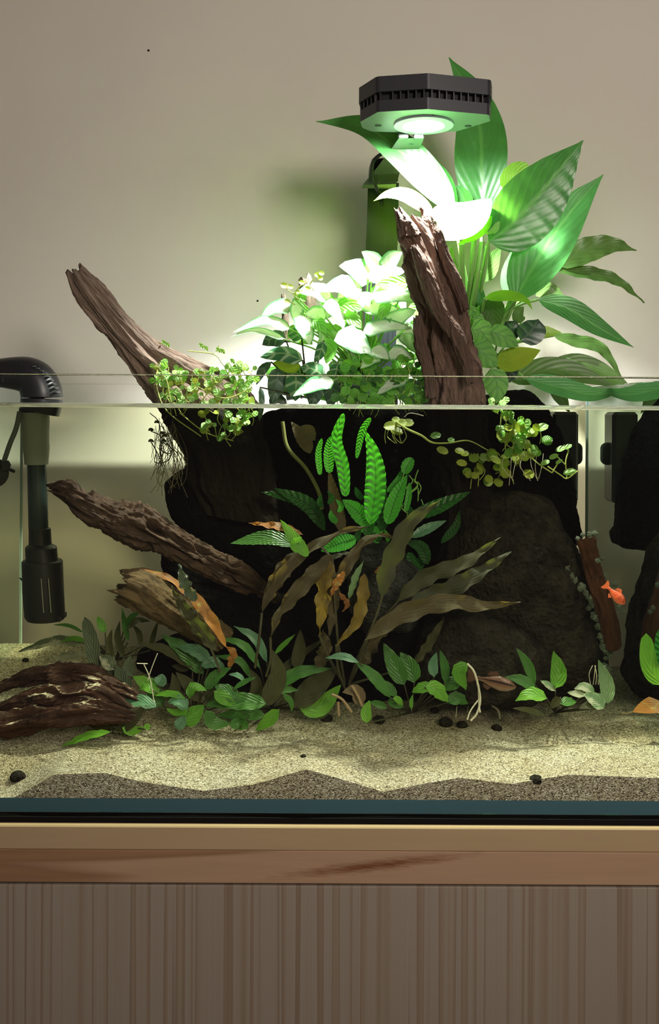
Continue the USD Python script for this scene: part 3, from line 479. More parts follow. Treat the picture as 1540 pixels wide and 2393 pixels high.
R_lavap = rockmat('lava_pebble', (0.012, 0.010, 0.009), (0.07, 0.06, 0.05), 200)
for k, (x, y, w, lab) in enumerate([(41, 1808, 36, 'dark lava pebble at the far left front of the sand'), (1253, 1817, 30, 'dark lava pebble at the right front of the sand'), (709, 1765, 13, 'tiny dark lava crumb on the bright sand in the middle'), (764, 1675, 28, 'dark lava pebble below the right end of the leafy green clump'),
        (886, 1678, 30, 'dark lava pebble beside a small upright green leaf'), (1016, 1657, 22, 'dark lava pebble at the foot of the young green plants, nearest their stems'), (1042, 1683, 34, 'flat dark lava pebble with a white thread on its right'), (1081, 1690, 27, 'round dark lava pebble under the arching white root'),
        (1161, 1697, 25, 'dark lava pebble alone right of the arching white root'), (60, 1540, 16, 'dark brown crumb on the sand in the far left back'), (1510, 1618, 26, 'grey-green crumb on the bright sand at the far right')]): pebble(x, y, w, lab, k + 1)
# ------------------------------------------------------------------ leaves
PROF = {'lance': (.75, 1.05), 'lily': (.62, 1.15), 'ovate': (.5, .85), 'round': (.5, .5), 'heart': (.22, .75), 'strap': (.30, .42), 'spoon': (.9, .6), 'blade': (.55, .95)}
LY = P(990, 287, 0.859)
def leaf_mesh(pts, W, Y0, Y1=None, kind='lance', roll=None, fold=0.18, wave=0.0, nw=5, ser=0.0, nser=0, droop=0.0, n=None, m=6, ph=0.0):
    Y1 = Y0 if Y1 is None else Y1; pts = [tuple(p) for p in pts]
    L = np.concatenate([[0], np.cumsum([math.dist(a, b) for a, b in zip(pts, pts[1:])])]); L = L / L[-1]
    plen = sum(math.dist(a, b) for a, b in zip(pts, pts[1:]))
    n = n or int(np.clip(plen / 11, 7, 26)); 
    if nser: n = max(n, nser * 4)
    c = smooth_path([P(x, y, Y0 + (Y1 - Y0) * l) for (x, y), l in zip(pts, L)], n + 1)
    t = np.gradient(c, axis=0); t /= np.linalg.norm(t, axis=1, keepdims=True)
    V = c - CAM; V /= np.linalg.norm(V, axis=1, keepdims=True); S0 = np.cross(t, V); S0 /= np.linalg.norm(S0, axis=1, keepdims=True) + 1e-9
    up = S0.mean(0)
    if abs(up[2]) > 0.25 * abs(up[0]): S0 = S0 * (1 if up[2] > 0 else -1)
    elif up[0] < 0: S0 = -S0
    N0 = np.cross(S0, t); N0 *= np.where((N0 * V).sum(1, keepdims=True) > 0, -1, 1)
    if roll is None: roll = -25
    r = np.radians(np.interp(np.linspace(0, 1, n + 1), np.linspace(0, 1, np.size(roll)), np.ravel(roll)))[:, None]
    S = np.cos(r) * S0 + np.sin(r) * N0; N = np.cos(r) * N0 - np.sin(r) * S0
    u = np.linspace(0, 1, n + 1); a, b = PROF[kind]; w = (u + 1e-4) ** a * (1 - u + 1e-4) ** b; w /= (a / (a + b)) ** a * (b / (a + b)) ** b
    w = np.maximum(w, 0.015) * pxm(W, (Y0 + Y1) / 2) / 2 / max(math.cos(float(r.mean())), 0.5)
    vv = np.linspace(-1, 1, m + 1); Uu, Vv = np.meshgrid(u, vv, indexing='ij'); ww = w[:, None] * (1 + (ser * np.sin(2 * np.pi * nser * Uu + ph) if nser else 0))
    hgt = ww * (fold * np.abs(Vv) - 0.12 * Vv ** 2 * fold) + wave * w.max() * np.sin(2 * np.pi * nw * Uu + np.where(Vv > 0, 0, 1.7) + ph) * np.abs(Vv) ** 1.5 * np.minimum(1, Uu * 6) + droop * w.max() * Vv ** 2 * -1
    v = c[:, None] + (ww * Vv)[..., None] * S[:, None] + hgt[..., None] * N[:, None]
    i, j = np.meshgrid(np.arange(n), np.arange(m), indexing='ij'); q = i * (m + 1) + j
    f = np.vstack([np.stack([q, q + 1, q + m + 2], -1).reshape(-1, 3), np.stack([q, q + m + 2, q + m + 1], -1).reshape(-1, 3)])
    return (v.reshape(-1, 3), f), np.stack([Uu, Vv * 0.5 + 0.5], -1).reshape(-1, 2)
def leaf(parent, lm, pts, W, Y0, Y1=None, name='leaf', label=None, stem=None, sm=None, sr=3.0, **kw):
    kw.setdefault('ph', float(rng.uniform(0, 6)))
    mesh, uv = leaf_mesh(pts, W, Y0, Y1, **kw)
    o = obj(name, mesh, lm, parent, smooth=True, uv=uv, label=label)
    if stem:   # petiole from its root (x, y, Y) to the leaf's base
        mid = [P(*s) for s in stem]; obj('petiole', tube(smooth_path(mid + [P(*pts[0], Y0)], 10), [pxm(sr * 1.2, Y0), pxm(sr * 0.8, Y0)], 6), sm, parent)
    return o
STEM = plain('green_stem', (0.22, 0.42, 0.10), 0.4)
STEMD = plain('dark_stem', (0.05, 0.045, 0.02), 0.5)
STEMP = plain('pale_root', (0.50, 0.46, 0.36), 0.6)
STEMY = plain('yellow_stem', (0.42, 0.48, 0.12), 0.5)
# materials of the leaves
G_lily = leafmat('lily_leaf', (0.10, 0.34, 0.09), (0.05, 0.22, 0.05), vein=(0.075, 0.29, 0.07), k=8, slant=0.9, transl=0.2, tcol=(0.30, 0.75, 0.08), rough=0.3, midrib=(0.15, 0.40, 0.11), bump=0.15)
G_lilyd = leafmat('lily_leaf_olive', (0.11, 0.22, 0.05), (0.05, 0.13, 0.03), vein=(0.14, 0.24, 0.07), k=6, slant=0.9, vw=0.05, bump=0.15, transl=0.3, tcol=(0.3, 0.5, 0.08), rough=0.35, midrib=(0.10, 0.20, 0.05))
G_lilyy = leafmat('lily_leaf_young', (0.30, 0.62, 0.05), (0.20, 0.48, 0.03), vein=(0.26, 0.57, 0.05), bump=0.15, k=8, transl=0.55, tcol=(0.6, 0.95, 0.05), rough=0.3)
G_lilyx = leafmat('lily_leaf_yellowing', (0.36, 0.48, 0.04), (0.16, 0.36, 0.03), vein=(0.38, 0.49, 0.05), bump=0.15, k=7, transl=0.4, tcol=(0.6, 0.7, 0.05), rough=0.3)
G_syn = leafmat('variegated_leaf', (0.80, 0.86, 0.70), (0.62, 0.76, 0.50), vein=(0.82, 0.86, 0.74), k=4, slant=0.6, transl=0.4, tcol=(0.55, 0.85, 0.30), rough=0.35, edge=(0.10, 0.36, 0.12), margin=(0.14, 0.42, 0.15), spotlevel=0.63, spotscale=80, bump=0.3)
G_syg = leafmat('arrowhead_leaf_green', (0.22, 0.55, 0.10), (0.12, 0.42, 0.06), vein=(0.4, 0.65, 0.2), k=4, vw=0.04, transl=0.5, tcol=(0.5, 0.9, 0.08), rough=0.35)
G_pep = leafmat('striped_leaf', (0.06, 0.20, 0.07), (0.035, 0.13, 0.05), vein=(0.30, 0.42, 0.24), k=3, slant=0.35, vw=0.16, transl=0.2, rough=0.3, midrib=(0.25, 0.36, 0.15))
G_pepd = leafmat('dark_striped_leaf', (0.05, 0.095, 0.065), (0.03, 0.065, 0.045), vein=(0.12, 0.17, 0.13), k=3, slant=0.35, vw=0.12, transl=0.1, rough=0.35, midrib=(0.10, 0.14, 0.10))
G_pepb = leafmat('quilted_leaf', (0.24, 0.50, 0.13), (0.16, 0.38, 0.09), vein=(0.10, 0.28, 0.08), k=4, slant=0.6, vw=0.10, transl=0.35, tcol=(0.4, 0.75, 0.12), rough=0.35, midrib=(0.12, 0.30, 0.08), bump=0.8)
G_penny = leafmat('pennywort_leaf', (0.32, 0.55, 0.14), (0.20, 0.42, 0.08), vein=(0.4, 0.6, 0.25), k=2, transl=0.45, tcol=(0.5, 0.85, 0.12), rough=0.4)
G_pennyy = leafmat('pennywort_leaf_yellow', (0.46, 0.52, 0.08), (0.30, 0.38, 0.05), transl=0.45, tcol=(0.65, 0.75, 0.08), rough=0.4)
G_fern = leafmat('java_fern_frond', (0.07, 0.42, 0.03), (0.03, 0.26, 0.015), vein=(0.03, 0.24, 0.012), k=13, slant=0.15, vw=0.04, midrib=(0.01, 0.10, 0.01), transl=0.5, tcol=(0.2, 0.9, 0.04), rough=0.4, bump=0.3)
G_fernd = leafmat('java_fern_frond_dark', (0.02, 0.14, 0.015), (0.012, 0.08, 0.01), vein=(0.01, 0.06, 0.01), k=10, slant=0.15, vw=0.05, midrib=(0.01, 0.05, 0.01), transl=0.4, tcol=(0.05, 0.35, 0.03), rough=0.4, bump=1.0)
G_brown = leafmat('olive_brown_leaf', (0.085, 0.06, 0.022), (0.04, 0.029, 0.013), vein=(0.05, 0.037, 0.017), k=6, bump=0.2, transl=0.35, tcol=(0.45, 0.30, 0.05), rough=0.75, margin=(0.10, 0.09, 0.05), spotlevel=0.6, spotscale=120)
G_yel = leafmat('yellow_brown_leaf', (0.30, 0.20, 0.035), (0.16, 0.10, 0.02), transl=0.45, tcol=(0.7, 0.45, 0.05), rough=0.5, margin=(0.16, 0.11, 0.03), spotlevel=0.58, spotscale=70)
G_orange = leafmat('orange_leaf', (0.40, 0.16, 0.03), (0.24, 0.09, 0.02), transl=0.4, tcol=(0.8, 0.35, 0.06), rough=0.45, margin=(0.38, 0.28, 0.08), spotlevel=0.6, spotscale=90)
G_crypt = leafmat('green_crypt_leaf', (0.075, 0.21, 0.04), (0.035, 0.12, 0.02), vein=(0.035, 0.11, 0.02), k=6, vw=0.06, transl=0.35, tcol=(0.25, 0.65, 0.06), rough=0.35, midrib=(0.05, 0.15, 0.04))
G_cryptp = leafmat('blue_green_leaf', (0.16, 0.29, 0.20), (0.08, 0.18, 0.10), vein=(0.07, 0.17, 0.10), k=6, vw=0.06, transl=0.25, rough=0.25, midrib=(0.05, 0.16, 0.08))
G_crypto = leafmat('olive_leaf', (0.055, 0.05, 0.014), (0.026, 0.026, 0.009), vein=(0.028, 0.03, 0.01), k=6, bump=0.2, transl=0.3, tcol=(0.3, 0.35, 0.05), rough=0.75)
G_bright = leafmat('bright_green_leaf', (0.17, 0.40, 0.045), (0.09, 0.27, 0.025), vein=(0.14, 0.40, 0.05), k=5, vw=0.05, transl=0.45, tcol=(0.45, 0.9, 0.06), rough=0.35, midrib=(0.14, 0.34, 0.06))
G_dust = leafmat('dusty_leaf', (0.09, 0.11, 0.06), (0.05, 0.07, 0.045), vein=(0.04, 0.05, 0.03), k=6, transl=0.15, rough=0.7, dust=(0.34, 0.32, 0.24))
G_greyg = leafmat('grey_green_leaf', (0.22, 0.33, 0.17), (0.12, 0.20, 0.10), vein=(0.10, 0.18, 0.08), k=7, transl=0.25, rough=0.6, dust=(0.40, 0.40, 0.30))
G_dead = leafmat('dead_leaf', (0.24, 0.17, 0.10), (0.14, 0.09, 0.05), transl=0.3, tcol=(0.4, 0.28, 0.12), rough=0.7)
# ------------------------------------------------------------------ peace lily
A = thing('peace_lily', 'tall peace lily with long glossy green leaves behind the upright driftwood stump', 'plant')
B = (1112, 790, .925)
def ll(m, pts, W, Y0, Y1=None, stem=None, **kw):
    kw.setdefault('kind', 'lily'); kw.setdefault('m', 8)
    return leaf(A, m, pts, W, Y0, Y1, stem=stem, sm=STEM, sr=4.5, **kw)
ll(G_lily, [(1058, 492), (1000, 420), (930, 350), (850, 296), (738, 284)], 80, .905, .915, roll=-30, fold=0.25, stem=[B, (1085, 640, .92)])
ll(G_lilyy, [(1012, 498), (950, 458), (905, 455), (873, 470)], 36, .885, .88, roll=-30)
ll(G_lily, [(1062, 500), (1035, 425), (1000, 375), (982, 330)], 48, .95, .955, roll=20, stem=[B])
ll(G_lily, [(1128, 500), (1126, 400), (1122, 300), (1095, 210), (1049, 134)], 122, .955, .965, roll=10, fold=0.22, stem=[B, (1122, 620, .94)])
ll(G_lily, [(1095, 490), (1078, 450), (1066, 432)], 40, .955, roll=10)
ll(G_lily, [(1005, 545), (1050, 525), (1100, 505), (1149, 464)], 96, .872, .876, roll=-48, kind='ovate', fold=0.12, stem=[B, (1065, 690, .905), (1010, 590, .865)])
ll(G_lilyy, [(1150, 505), (1115, 545), (1068, 572)], 26, .868, .862, roll=30)
ll(G_lily, [(1142, 565), (1195, 525), (1255, 460), (1300, 405), (1363, 328)], 150, .875, .885, roll=12, kind='lily', fold=0.15, wave=0.03, nw=9, stem=[B, (1125, 680, .90)])
ll(G_lilyy, [(1187, 452), (1205, 415), (1248, 400)], 66, .91, roll=-10, kind='round')
ll(G_lilyy, [(1137, 548), (1148, 515), (1160, 492)], 46, .872, roll=15, kind='ovate')
ll(G_lilyy, [(1252, 548), (1275, 520), (1302, 492)], 34, .90, roll=-15, kind='ovate')
ll(G_lily, [(1205, 700), (1245, 625), (1300, 540), (1350, 475), (1410, 408)], 118, .885, .90, roll=-12, fold=0.2, stem=[B, (1160, 760, .90)])
ll(G_lilyd, [(1305, 622), (1365, 588), (1430, 572), (1487, 586)], 60, .945, .96, roll=-15, wave=0.12, stem=[B, (1230, 690, .94)])
ll(G_lilyd, [(1300, 632), (1360, 636), (1440, 655), (1506, 708)], 30, .945, .96, roll=-30, wave=0.2)
ll(G_lily, [(1200, 700), (1196, 640), (1208, 566)], 50, .955, roll=15, stem=[B])
ll(G_lily, [(1258, 700), (1330, 722), (1400, 766), (1481, 812)], 52, .915, .925, roll=-20, stem=[B, (1200, 720, .92)])
ll(G_lilyd, [(1252, 692), (1285, 675), (1318, 694)], 34, .95, roll=-10)
ll(G_lilyy, [(1133, 697), (1190, 693), (1228, 702), (1244, 724)], 26, .87, .865, roll=-50, stem=[B])
ll(G_lilyd, [(1150, 695), (1152, 730), (1160, 772)], 58, .885, roll=10, kind='ovate')
ll(G_lilyx, [(1240, 776), (1275, 776), (1313, 777)], 30, .93, roll=-15, stem=[B])
ll(G_lilyd, [(1293, 784), (1345, 797), (1405, 815), (1457, 888)], 30, .945, .955, roll=-20, wave=0.15, stem=[(1200, 800, .94)])
ll(G_lilyx, [(1158, 850), (1210, 838), (1263, 818)], 56, .895, .885, roll=-15, kind='blade', stem=[B])
ll(G_lilyd, [(1195, 892), (1270, 868), (1345, 872), (1440, 905)], 62, .93, .935, roll=-25, stem=[B])
ll(G_lilyd, [(1270, 862), (1350, 850), (1430, 885), (1512, 952)], 46, .95, .955, roll=-25, stem=[(1190, 850, .95)])
ll(G_lily, [(1228, 885), (1310, 905), (1390, 922), (1472, 905)], 46, .915, .92, roll=-30, stem=[B])
ll(G_lilyd, [(1290, 895), (1308, 925), (1332, 966)], 34, .935, roll=-5)
ll(G_lilyd, [(1130, 660), (1150, 610), (1172, 572)], 42, .96, roll=10)
ll(G_lily, [(1128, 725), (1122, 690), (1117, 650)], 24, .90, roll=10)
ll(G_lilyd, [(1062, 660), (1050, 610), (1058, 575)], 36, .96, roll=10)
for a in ([(1079, 570, .87), (1080, 640, .885), (1082, 720, .91)], [(1108, 560, .88), (1102, 640, .89), (1092, 740, .915)], [(1127, 565, .885), (1113, 660, .89), (1098, 745, .915)], [(1140, 575, .90), (1126, 660, .90), (1104, 745, .92)], [(1240, 560, .90), (1222, 640, .895), (1165, 770, .91)], [(1255, 545, .90), (1244, 600, .90), (1180, 750, .91)]):
    obj('petiole', tube([P(*q) for q in a], [pxm(6, .9), pxm(8, .9)], 10, 24), STEM, A)
# ------------------------------------------------------------------ peperomias
C = thing('striped_peperomia', 'peperomia with round quilted leaves right of the upright stump, under the lily', 'plant'); B2 = (1150, 850, .915)
for m, pts, W, Y, k in ((G_pepb, [(1105, 745), (1140, 728), (1165, 742)], 44, .885, 'round'), (G_pepb, [(1100, 770), (1125, 775), (1150, 812)], 62, .872, 'ovate'), (G_pepb, [(1143, 775), (1175, 785), (1213, 809)], 52, .877, 'ovate'), (G_pepd, [(1218, 795), (1240, 775), (1258, 745)], 64, .885, 'round'),
                        (G_pepd, [(1165, 790), (1190, 770), (1205, 748)], 52, .90, 'round'), (G_lilyd, [(1218, 755), (1212, 735), (1225, 716)], 30, .91, 'ovate'), (G_pepb, [(1105, 805), (1135, 830), (1165, 858)], 62, .867, 'ovate'), (G_pepb, [(1148, 862), (1162, 900), (1160, 945)], 60, .87, 'ovate'),
                        (G_pepb, [(1100, 715), (1108, 740), (1112, 770)], 30, .885, 'ovate'), (G_pepd, [(1180, 870), (1195, 850), (1190, 895)], 40, .905, 'round')):
    leaf(C, m, pts, W, Y, Y + .006, kind=k, roll=-15, m=8, droop=0.15, fold=-0.1, stem=[B2], sm=STEM, sr=2.5)
C = thing('striped_peperomia', 'peperomia with silver-striped oval leaves at the left, below the white-variegated vine', 'plant'); B2 = (720, 930, .93)
for m, pts, W, Y, k, r in ((G_pep, [(707, 842), (660, 825), (608, 834)], 38, .865, 'ovate', -25), (G_lilyx, [(702, 856), (670, 855), (638, 848)], 36, .872, 'ovate', 25), (G_pep, [(757, 878), (730, 862), (700, 858)], 40, .860, 'ovate', -15), (G_pep, [(790, 846), (785, 870), (778, 892)], 34, .862, 'ovate', 0),
                           (G_pep, [(757, 796), (748, 825), (734, 848)], 26, .866, 'ovate', 0), (G_pepd, [(652, 858), (645, 900), (636, 945)], 42, .885, 'ovate', 0), (G_pep, [(690, 868), (692, 900), (690, 938)], 52, .88, 'ovate', 0), (G_pepd, [(634, 846), (612, 866), (599, 900)], 22, .89, 'lance', -10),
                           (G_pepd, [(668, 795), (640, 790), (612, 806)], 40, .885, 'ovate', -15), (G_pep, [(705, 790), (690, 780), (672, 770)], 34, .88, 'ovate', -10), (G_pepd, [(730, 880), (735, 915), (728, 955)], 44, .885, 'ovate', 0), (G_pepd, [(770, 885), (775, 920), (770, 955)], 40, .89, 'ovate', 0), (G_pepd, [(810, 890), (822, 920), (815, 955)], 46, .895, 'ovate', 0), (G_pepd, [(608, 905), (612, 935), (606, 985)], 14, .86, 'strap', 0)):
    leaf(C, m, pts, W, Y, Y + .004, kind=k, roll=r, m=8, droop=0.12, fold=-0.08, stem=[B2], sm=STEMD, sr=2.2)
# ------------------------------------------------------------------ variegated arrowhead vine
S = thing('arrowhead_vine', 'bushy arrowhead vine with white-variegated leaves glaring under the lamp, centre', 'plant'); B3 = (850, 900, .92)
def sy(pts, W, Y, m=G_syn, roll=-45, k='heart', st=True, **kw):
    Y = Y + .014 if Y > .843 else Y
    leaf(S, m, pts, W, Y, Y - .006, kind=k, roll=roll, m=8, fold=0.15, wave=0.05, nw=2, stem=[B3, (0.5 * (B3[0] + pts[0][0]), 0.5 * (B3[1] + pts[0][1]) - 20, .90)] if st else None, sm=STEM, sr=2.4, **kw)
for a in (([(868, 655), (835, 632), (793, 622)], 58, .885), ([(885, 628), (865, 605), (845, 588)], 42, .895), ([(902, 632), (918, 605), (942, 588)], 44, .89), ([(860, 648), (900, 640), (950, 632)], 40, .88), ([(842, 692), (800, 668), (752, 682)], 52, .87), ([(772, 694), (735, 680), (694, 682)], 42, .868),
          ([(768, 700), (790, 730), (802, 768)], 50, .858), ([(870, 692), (920, 688), (978, 704)], 48, .865), ([(902, 762), (935, 742), (972, 724)], 44, .862), ([(704, 738), (712, 770), (724, 806)], 48, .858), ([(795, 772), (828, 800), (868, 828)], 62, .845), ([(850, 776), (905, 762), (962, 768)], 36, .855),
          ([(870, 815), (888, 825), (908, 840)], 40, .85), ([(908, 826), (935, 828), (964, 838)], 40, .85), ([(886, 832), (868, 842), (842, 862)], 30, .848), ([(682, 716), (645, 720), (607, 744)], 36, .87), ([(676, 768), (620, 750), (544, 777)], 26, .862), ([(662, 792), (600, 772), (539, 787)], 15, .86), ([(778, 890), (735, 900), (685, 926)], 38, .842),
          ([(950, 884), (920, 895), (880, 922)], 34, .845), ([(840, 700), (880, 720), (930, 722)], 44, .87), ([(760, 740), (740, 735), (712, 735)], 40, .872), ([(900, 660), (930, 668), (965, 672)], 34, .878), ([(820, 720), (850, 700), (880, 690)], 40, .868), ([(940, 780), (955, 800), (972, 826)], 34, .862), ([(700, 700), (690, 730), (694, 760)], 36, .872)): sy(*a)
for a in (([(785, 712), (815, 712), (849, 724)], 32, .86, G_syg), ([(802, 735), (825, 745), (845, 768)], 30, .858, G_syg), ([(905, 705), (898, 725), (888, 748)], 28, .86, G_syg), ([(955, 662), (915, 662), (876, 668)], 34, .872, G_syg), ([(730, 748), (745, 758), (762, 778)], 32, .862, G_syg), ([(690, 700), (700, 690), (715, 705)], 26, .865, G_syg), ([(760, 790), (770, 815), (762, 850)], 36, .872, G_syg), ([(700, 760), (690, 775), (672, 790)], 34, .875, G_syg)): sy(*a, roll=-20, k='ovate')
for k in range(46):   # the plant's inner leaves
    x, y = rng.uniform(690, 985), rng.uniform(660, 860)
    if (x - 840) ** 2 / 155 ** 2 + (y - 770) ** 2 / 105 ** 2 > 1: continue
    a = rng.uniform(-0.6, 3.7); l = rng.uniform(28, 50); sy([(x, y), (x + l * .5 * math.cos(a), y + l * .4 * math.sin(a)), (x + l * math.cos(a), y + l * math.sin(a) * .9 + 6)], rng.uniform(24, 40), rng.uniform(.875, .905), G_syg if rng.random() < .5 else G_syn, roll=rng.uniform(-50, -10), st=k % 3 == 0)
for k in range(60):   # lower leaves that shade the rock behind
    x, y = rng.uniform(640, 1010), rng.uniform(868, 938); a = rng.choice([0.3, 2.8]) + rng.uniform(-.5, .5); l = rng.uniform(34, 60)
    sy([(x - l * .5 * math.cos(a), y - l * .25 * math.sin(a)), (x, y), (x + l * .5 * math.cos(a), y + l * .3 * math.sin(a) + 8)], rng.uniform(24, 36), rng.uniform(.885, .96), G_pepd if k % 3 == 0 else G_crypt if k % 3 == 1 else G_syg, roll=-62, k='ovate', st=False)
# ------------------------------------------------------------------ small creepers
def poly_pick(pg):
    x0, y0, x1, y1 = pg.bounds
    while True:
        x, y = rng.uniform(x0, x1), rng.uniform(y0, y1)
        if pg.contains(Point(x, y)): return x, y
def creeper(T, pg, count, Yf, m, size, stems=True, roll=(-70, 20), mats=None):
    pg = Polygon(pg)
    for k in range(count):
        x, y = poly_pick(pg); Y = Yf(x, y) + rng.uniform(-.006, .006); a = rng.uniform(-.8, .8) + (math.pi if rng.random() < .5 else 0); l = rng.uniform(*size)
        c = [(x, y), (x + l * .5 * math.cos(a), y + l * .5 * math.sin(a)), (x + l * math.cos(a), y + l * math.sin(a))]
        leaf(T, (mats[int(rng.integers(len(mats)))] if mats else m), c, l * .9, Y, Y, kind='round', roll=float(rng.uniform(*roll)), m=4, n=6, fold=-0.1)
        if stems and k % 2 == 0: obj('stalk', tube([P(x, y, Y), P(x + rng.uniform(-9, 9), y + rng.uniform(8, 18), Y + .003), P(x + rng.uniform(-14, 14), y + rng.uniform(24, 34), Y + .008)], pxm(1.1, Y), 4, 6), STEMY, T)
E = thing('creeping_pennywort', 'pennywort with many tiny round leaves creeping over the foot of the left driftwood branch', 'plant')
creeper(E, [(362, 850), (372, 830), (410, 860), (470, 870), (530, 845), (590, 850), (605, 890), (585, 945), (480, 945), (390, 945), (358, 900)], 165, lambda x, y: .845 + (600 - x) * 2e-5 + max(0, 880 - y) * 1e-4, G_penny, (9, 20), mats=[G_penny, G_penny, G_penny, G_bright, G_pennyy])
creeper(E, [(470, 965), (600, 965), (575, 1010), (540, 1030), (480, 1015)], 34, lambda x, y: .84, G_pennyy, (11, 22), mats=[G_pennyy, G_penny])
for v in ([(372, 800, .87), (385, 806, .865)], [(440, 820, .86), (500, 828, .86), (520, 850, .86), (540, 870, .86)], [(505, 822, .86), (512, 808, .86)], [(360, 900, .845), (385, 880, .84), (400, 940, .845)], [(368, 860, .85), (366, 900, .845), (390, 960, .845), (470, 1020, .845)], [(455, 900, .845), (520, 930, .84), (570, 915, .84), (600, 890, .85)], [(420, 965, .845), (480, 1010, .845), (545, 1030, .84)]):
    obj('stem', tube([P(*q) for q in v], pxm(1.5, .85), 5, 16), STEMY, E)
for x, y in ((465, 802), (476, 808), (505, 812), (515, 815), (538, 838), (378, 795), (386, 800)): leaf(E, G_penny, [(x, y), (x + 5, y + 5), (x + 10, y + 12)], 9, .858, kind='round', m=4, n=6, roll=0)
rt = []
for k in range(42):
    x, y = 372 + rng.uniform(-10, 40), 970 + rng.uniform(0, 60); x2, y2 = 385 + rng.uniform(-30, 50), 1060 + rng.uniform(-10, 70); rt.append(tube([P(x, y, .865), P((x + x2) / 2 + rng.uniform(-22, 22), (y + y2) / 2, .862), P(x2, y2, .866), P(x2 + rng.uniform(-20, 20), y2 + rng.uniform(10, 50), .87)], pxm(0.6, .865), 4, 14))
obj('root_tangle', join(rt), plain('fine_root', (0.16, 0.13, 0.07), 0.7), E, kind='stuff', label='tangle of fine hair-like brown roots under the water')
for a in ([(350, 965), (372, 990), (376, 1060), (384, 1090)], [(352, 1007), (376, 1020), (378, 1050)], [(352, 1032), (366, 1055), (380, 1090)], [(390, 1010), (402, 1040), (396, 1060), (372, 1050)], [(366, 1055), (362, 1080), (390, 1078), (404, 1055)]):
    obj('stem', tube([P(*q, .86) for q in a], pxm(1.2, .86), 5, 16), STEMD, E)
for x, y in ((352, 1006), (352, 1032), (384, 1020), (382, 1032), (366, 988), (378, 1014)): leaf(E, G_crypto, [(x - 6, y), (x, y - 2), (x + 7, y + 1)], 7, .858, kind='round', m=4, n=6, roll=-60)
E = thing('creeping_pennywort', 'pennywort with round yellow-green leaves hanging under the water surface at right', 'plant')
creeper(E, [(1180, 962), (1255, 962), (1288, 1000), (1280, 1055), (1225, 1075), (1185, 1045), (1172, 1000)], 46, lambda x, y: .835, G_penny, (14, 27), mats=[G_penny, G_pennyy, G_bright, G_pennyy])
creeper(E, [(1085, 1085), (1150, 1040), (1215, 1060), (1230, 1110), (1190, 1135), (1110, 1120)], 26, lambda x, y: .855, G_pennyy, (18, 27), mats=[G_pennyy, G_lilyx])
for v in ([(1280, 1090), (1310, 1110), (1325, 1118), (1350, 1100)], [(1325, 1118), (1322, 1080), (1328, 1052), (1318, 1040)], [(1320, 1085), (1300, 1065)], [(1290, 1105), (1305, 1080)], [(1230, 1060), (1260, 1085), (1290, 1105)], [(1172, 970), (1170, 1010), (1185, 1040), (1220, 1060)]):
    obj('stem', tube([P(*q, .836) for q in v], pxm(1.6, .836), 5, 16), STEMY, E)
for x, y, w in ((1308, 1050, 24), (1325, 1045, 20), (1292, 1068, 22), (1305, 1080, 16), (1272, 1082, 22), (1328, 1104, 30), (1212, 1026, 34), (1262, 1000, 34)): leaf(E, G_penny, [(x - w * .4, y + 4), (x, y), (x + w * .6, y - 6)], w * .55, .834, kind='round', m=4, n=6, roll=-30)
for k in range(7):
    x = 1180 + 15 * k; obj('root', tube([P(x, 1060, .845), P(x + rng.uniform(-10, 10), 1090, .842), P(x + rng.uniform(-22, 22), 1120 + rng.uniform(-10, 18), .842)], pxm(0.8, .84), 4, 10), STEMP, E)
E = thing('trailing_vine', 'thin trailing vine with yellow round leaves just under the surface, right of the ferns', 'plant')
obj('stem', tube([P(*q) for q in ((925, 985, .80), (950, 1002, .80), (985, 1018, .805), (1010, 1034, .81), (1050, 1035, .82), (1095, 1030, .825), (1140, 1052, .83))], [pxm(3.4, .8), pxm(1.2, .8)], 6, 40), STEMY, E)
for x, y, w, a in ((896, 998, 34, -10), (912, 1004, 30, 15), (920, 990, 32, -5), (938, 988, 30, 0), (915, 980, 20, 0), (1005, 1020, 26, -10), (1045, 1028, 18, 0), (1020, 1048, 28, 20), (1062, 1052, 24, 10), (1075, 1060, 22, 0), (1066, 1080, 26, 10), (1145, 1068, 26, 30)):
    leaf(E, G_pennyy if x < 1000 or y > 1040 else G_penny, [(x, y), (x + w * .5, y + math.sin(math.radians(a)) * w * .5), (x + w, y + math.sin(math.radians(a)) * w)], w * .62, .80 + (x - 896) * 1.2e-4, kind='round', m=6, n=8, roll=-25)
for k in range(6): obj('root', tube([P(902 + 8 * k, 1000, .80), P(902 + 9 * k + rng.uniform(-8, 8), 1020, .799), P(904 + 9 * k + rng.uniform(-14, 14), 1036, .80)], pxm(1, .8), 4, 10), STEMY, E)
obj('root', tube([P(*q, .81) for q in ((945, 975), (955, 966), (972, 967), (990, 972))], pxm(1.2, .81), 5, 14), STEMP, E)
E = thing('creeping_vine', 'slender vine with tiny pale leaves climbing above the upper left of the variegated leaves', 'plant')
for v in ([(735, 680), (725, 665), (740, 645)], [(695, 690), (675, 680), (668, 665)], [(700, 700), (690, 690), (700, 670), (718, 660)], [(690, 712), (675, 705), (665, 705)]): obj('stem', tube([P(*q, .865) for q in v], pxm(1.6, .865), 5, 14), STEMY, E)
for x, y, w in ((734, 640, 16), (744, 636, 14), (742, 648, 13), (655, 665, 18), (672, 668, 14), (698, 658, 14), (664, 702, 14), (712, 672, 14), (690, 680, 12)): leaf(E, G_pennyy, [(x, y), (x + w * .5, y + 2), (x + w, y + 5)], w * .8, .864, kind='round', m=4, n=6, roll=-15)
E = thing('creeping_pennywort', 'dense tiny-leaved pennywort under the white leaves, left of the upright stump', 'plant')
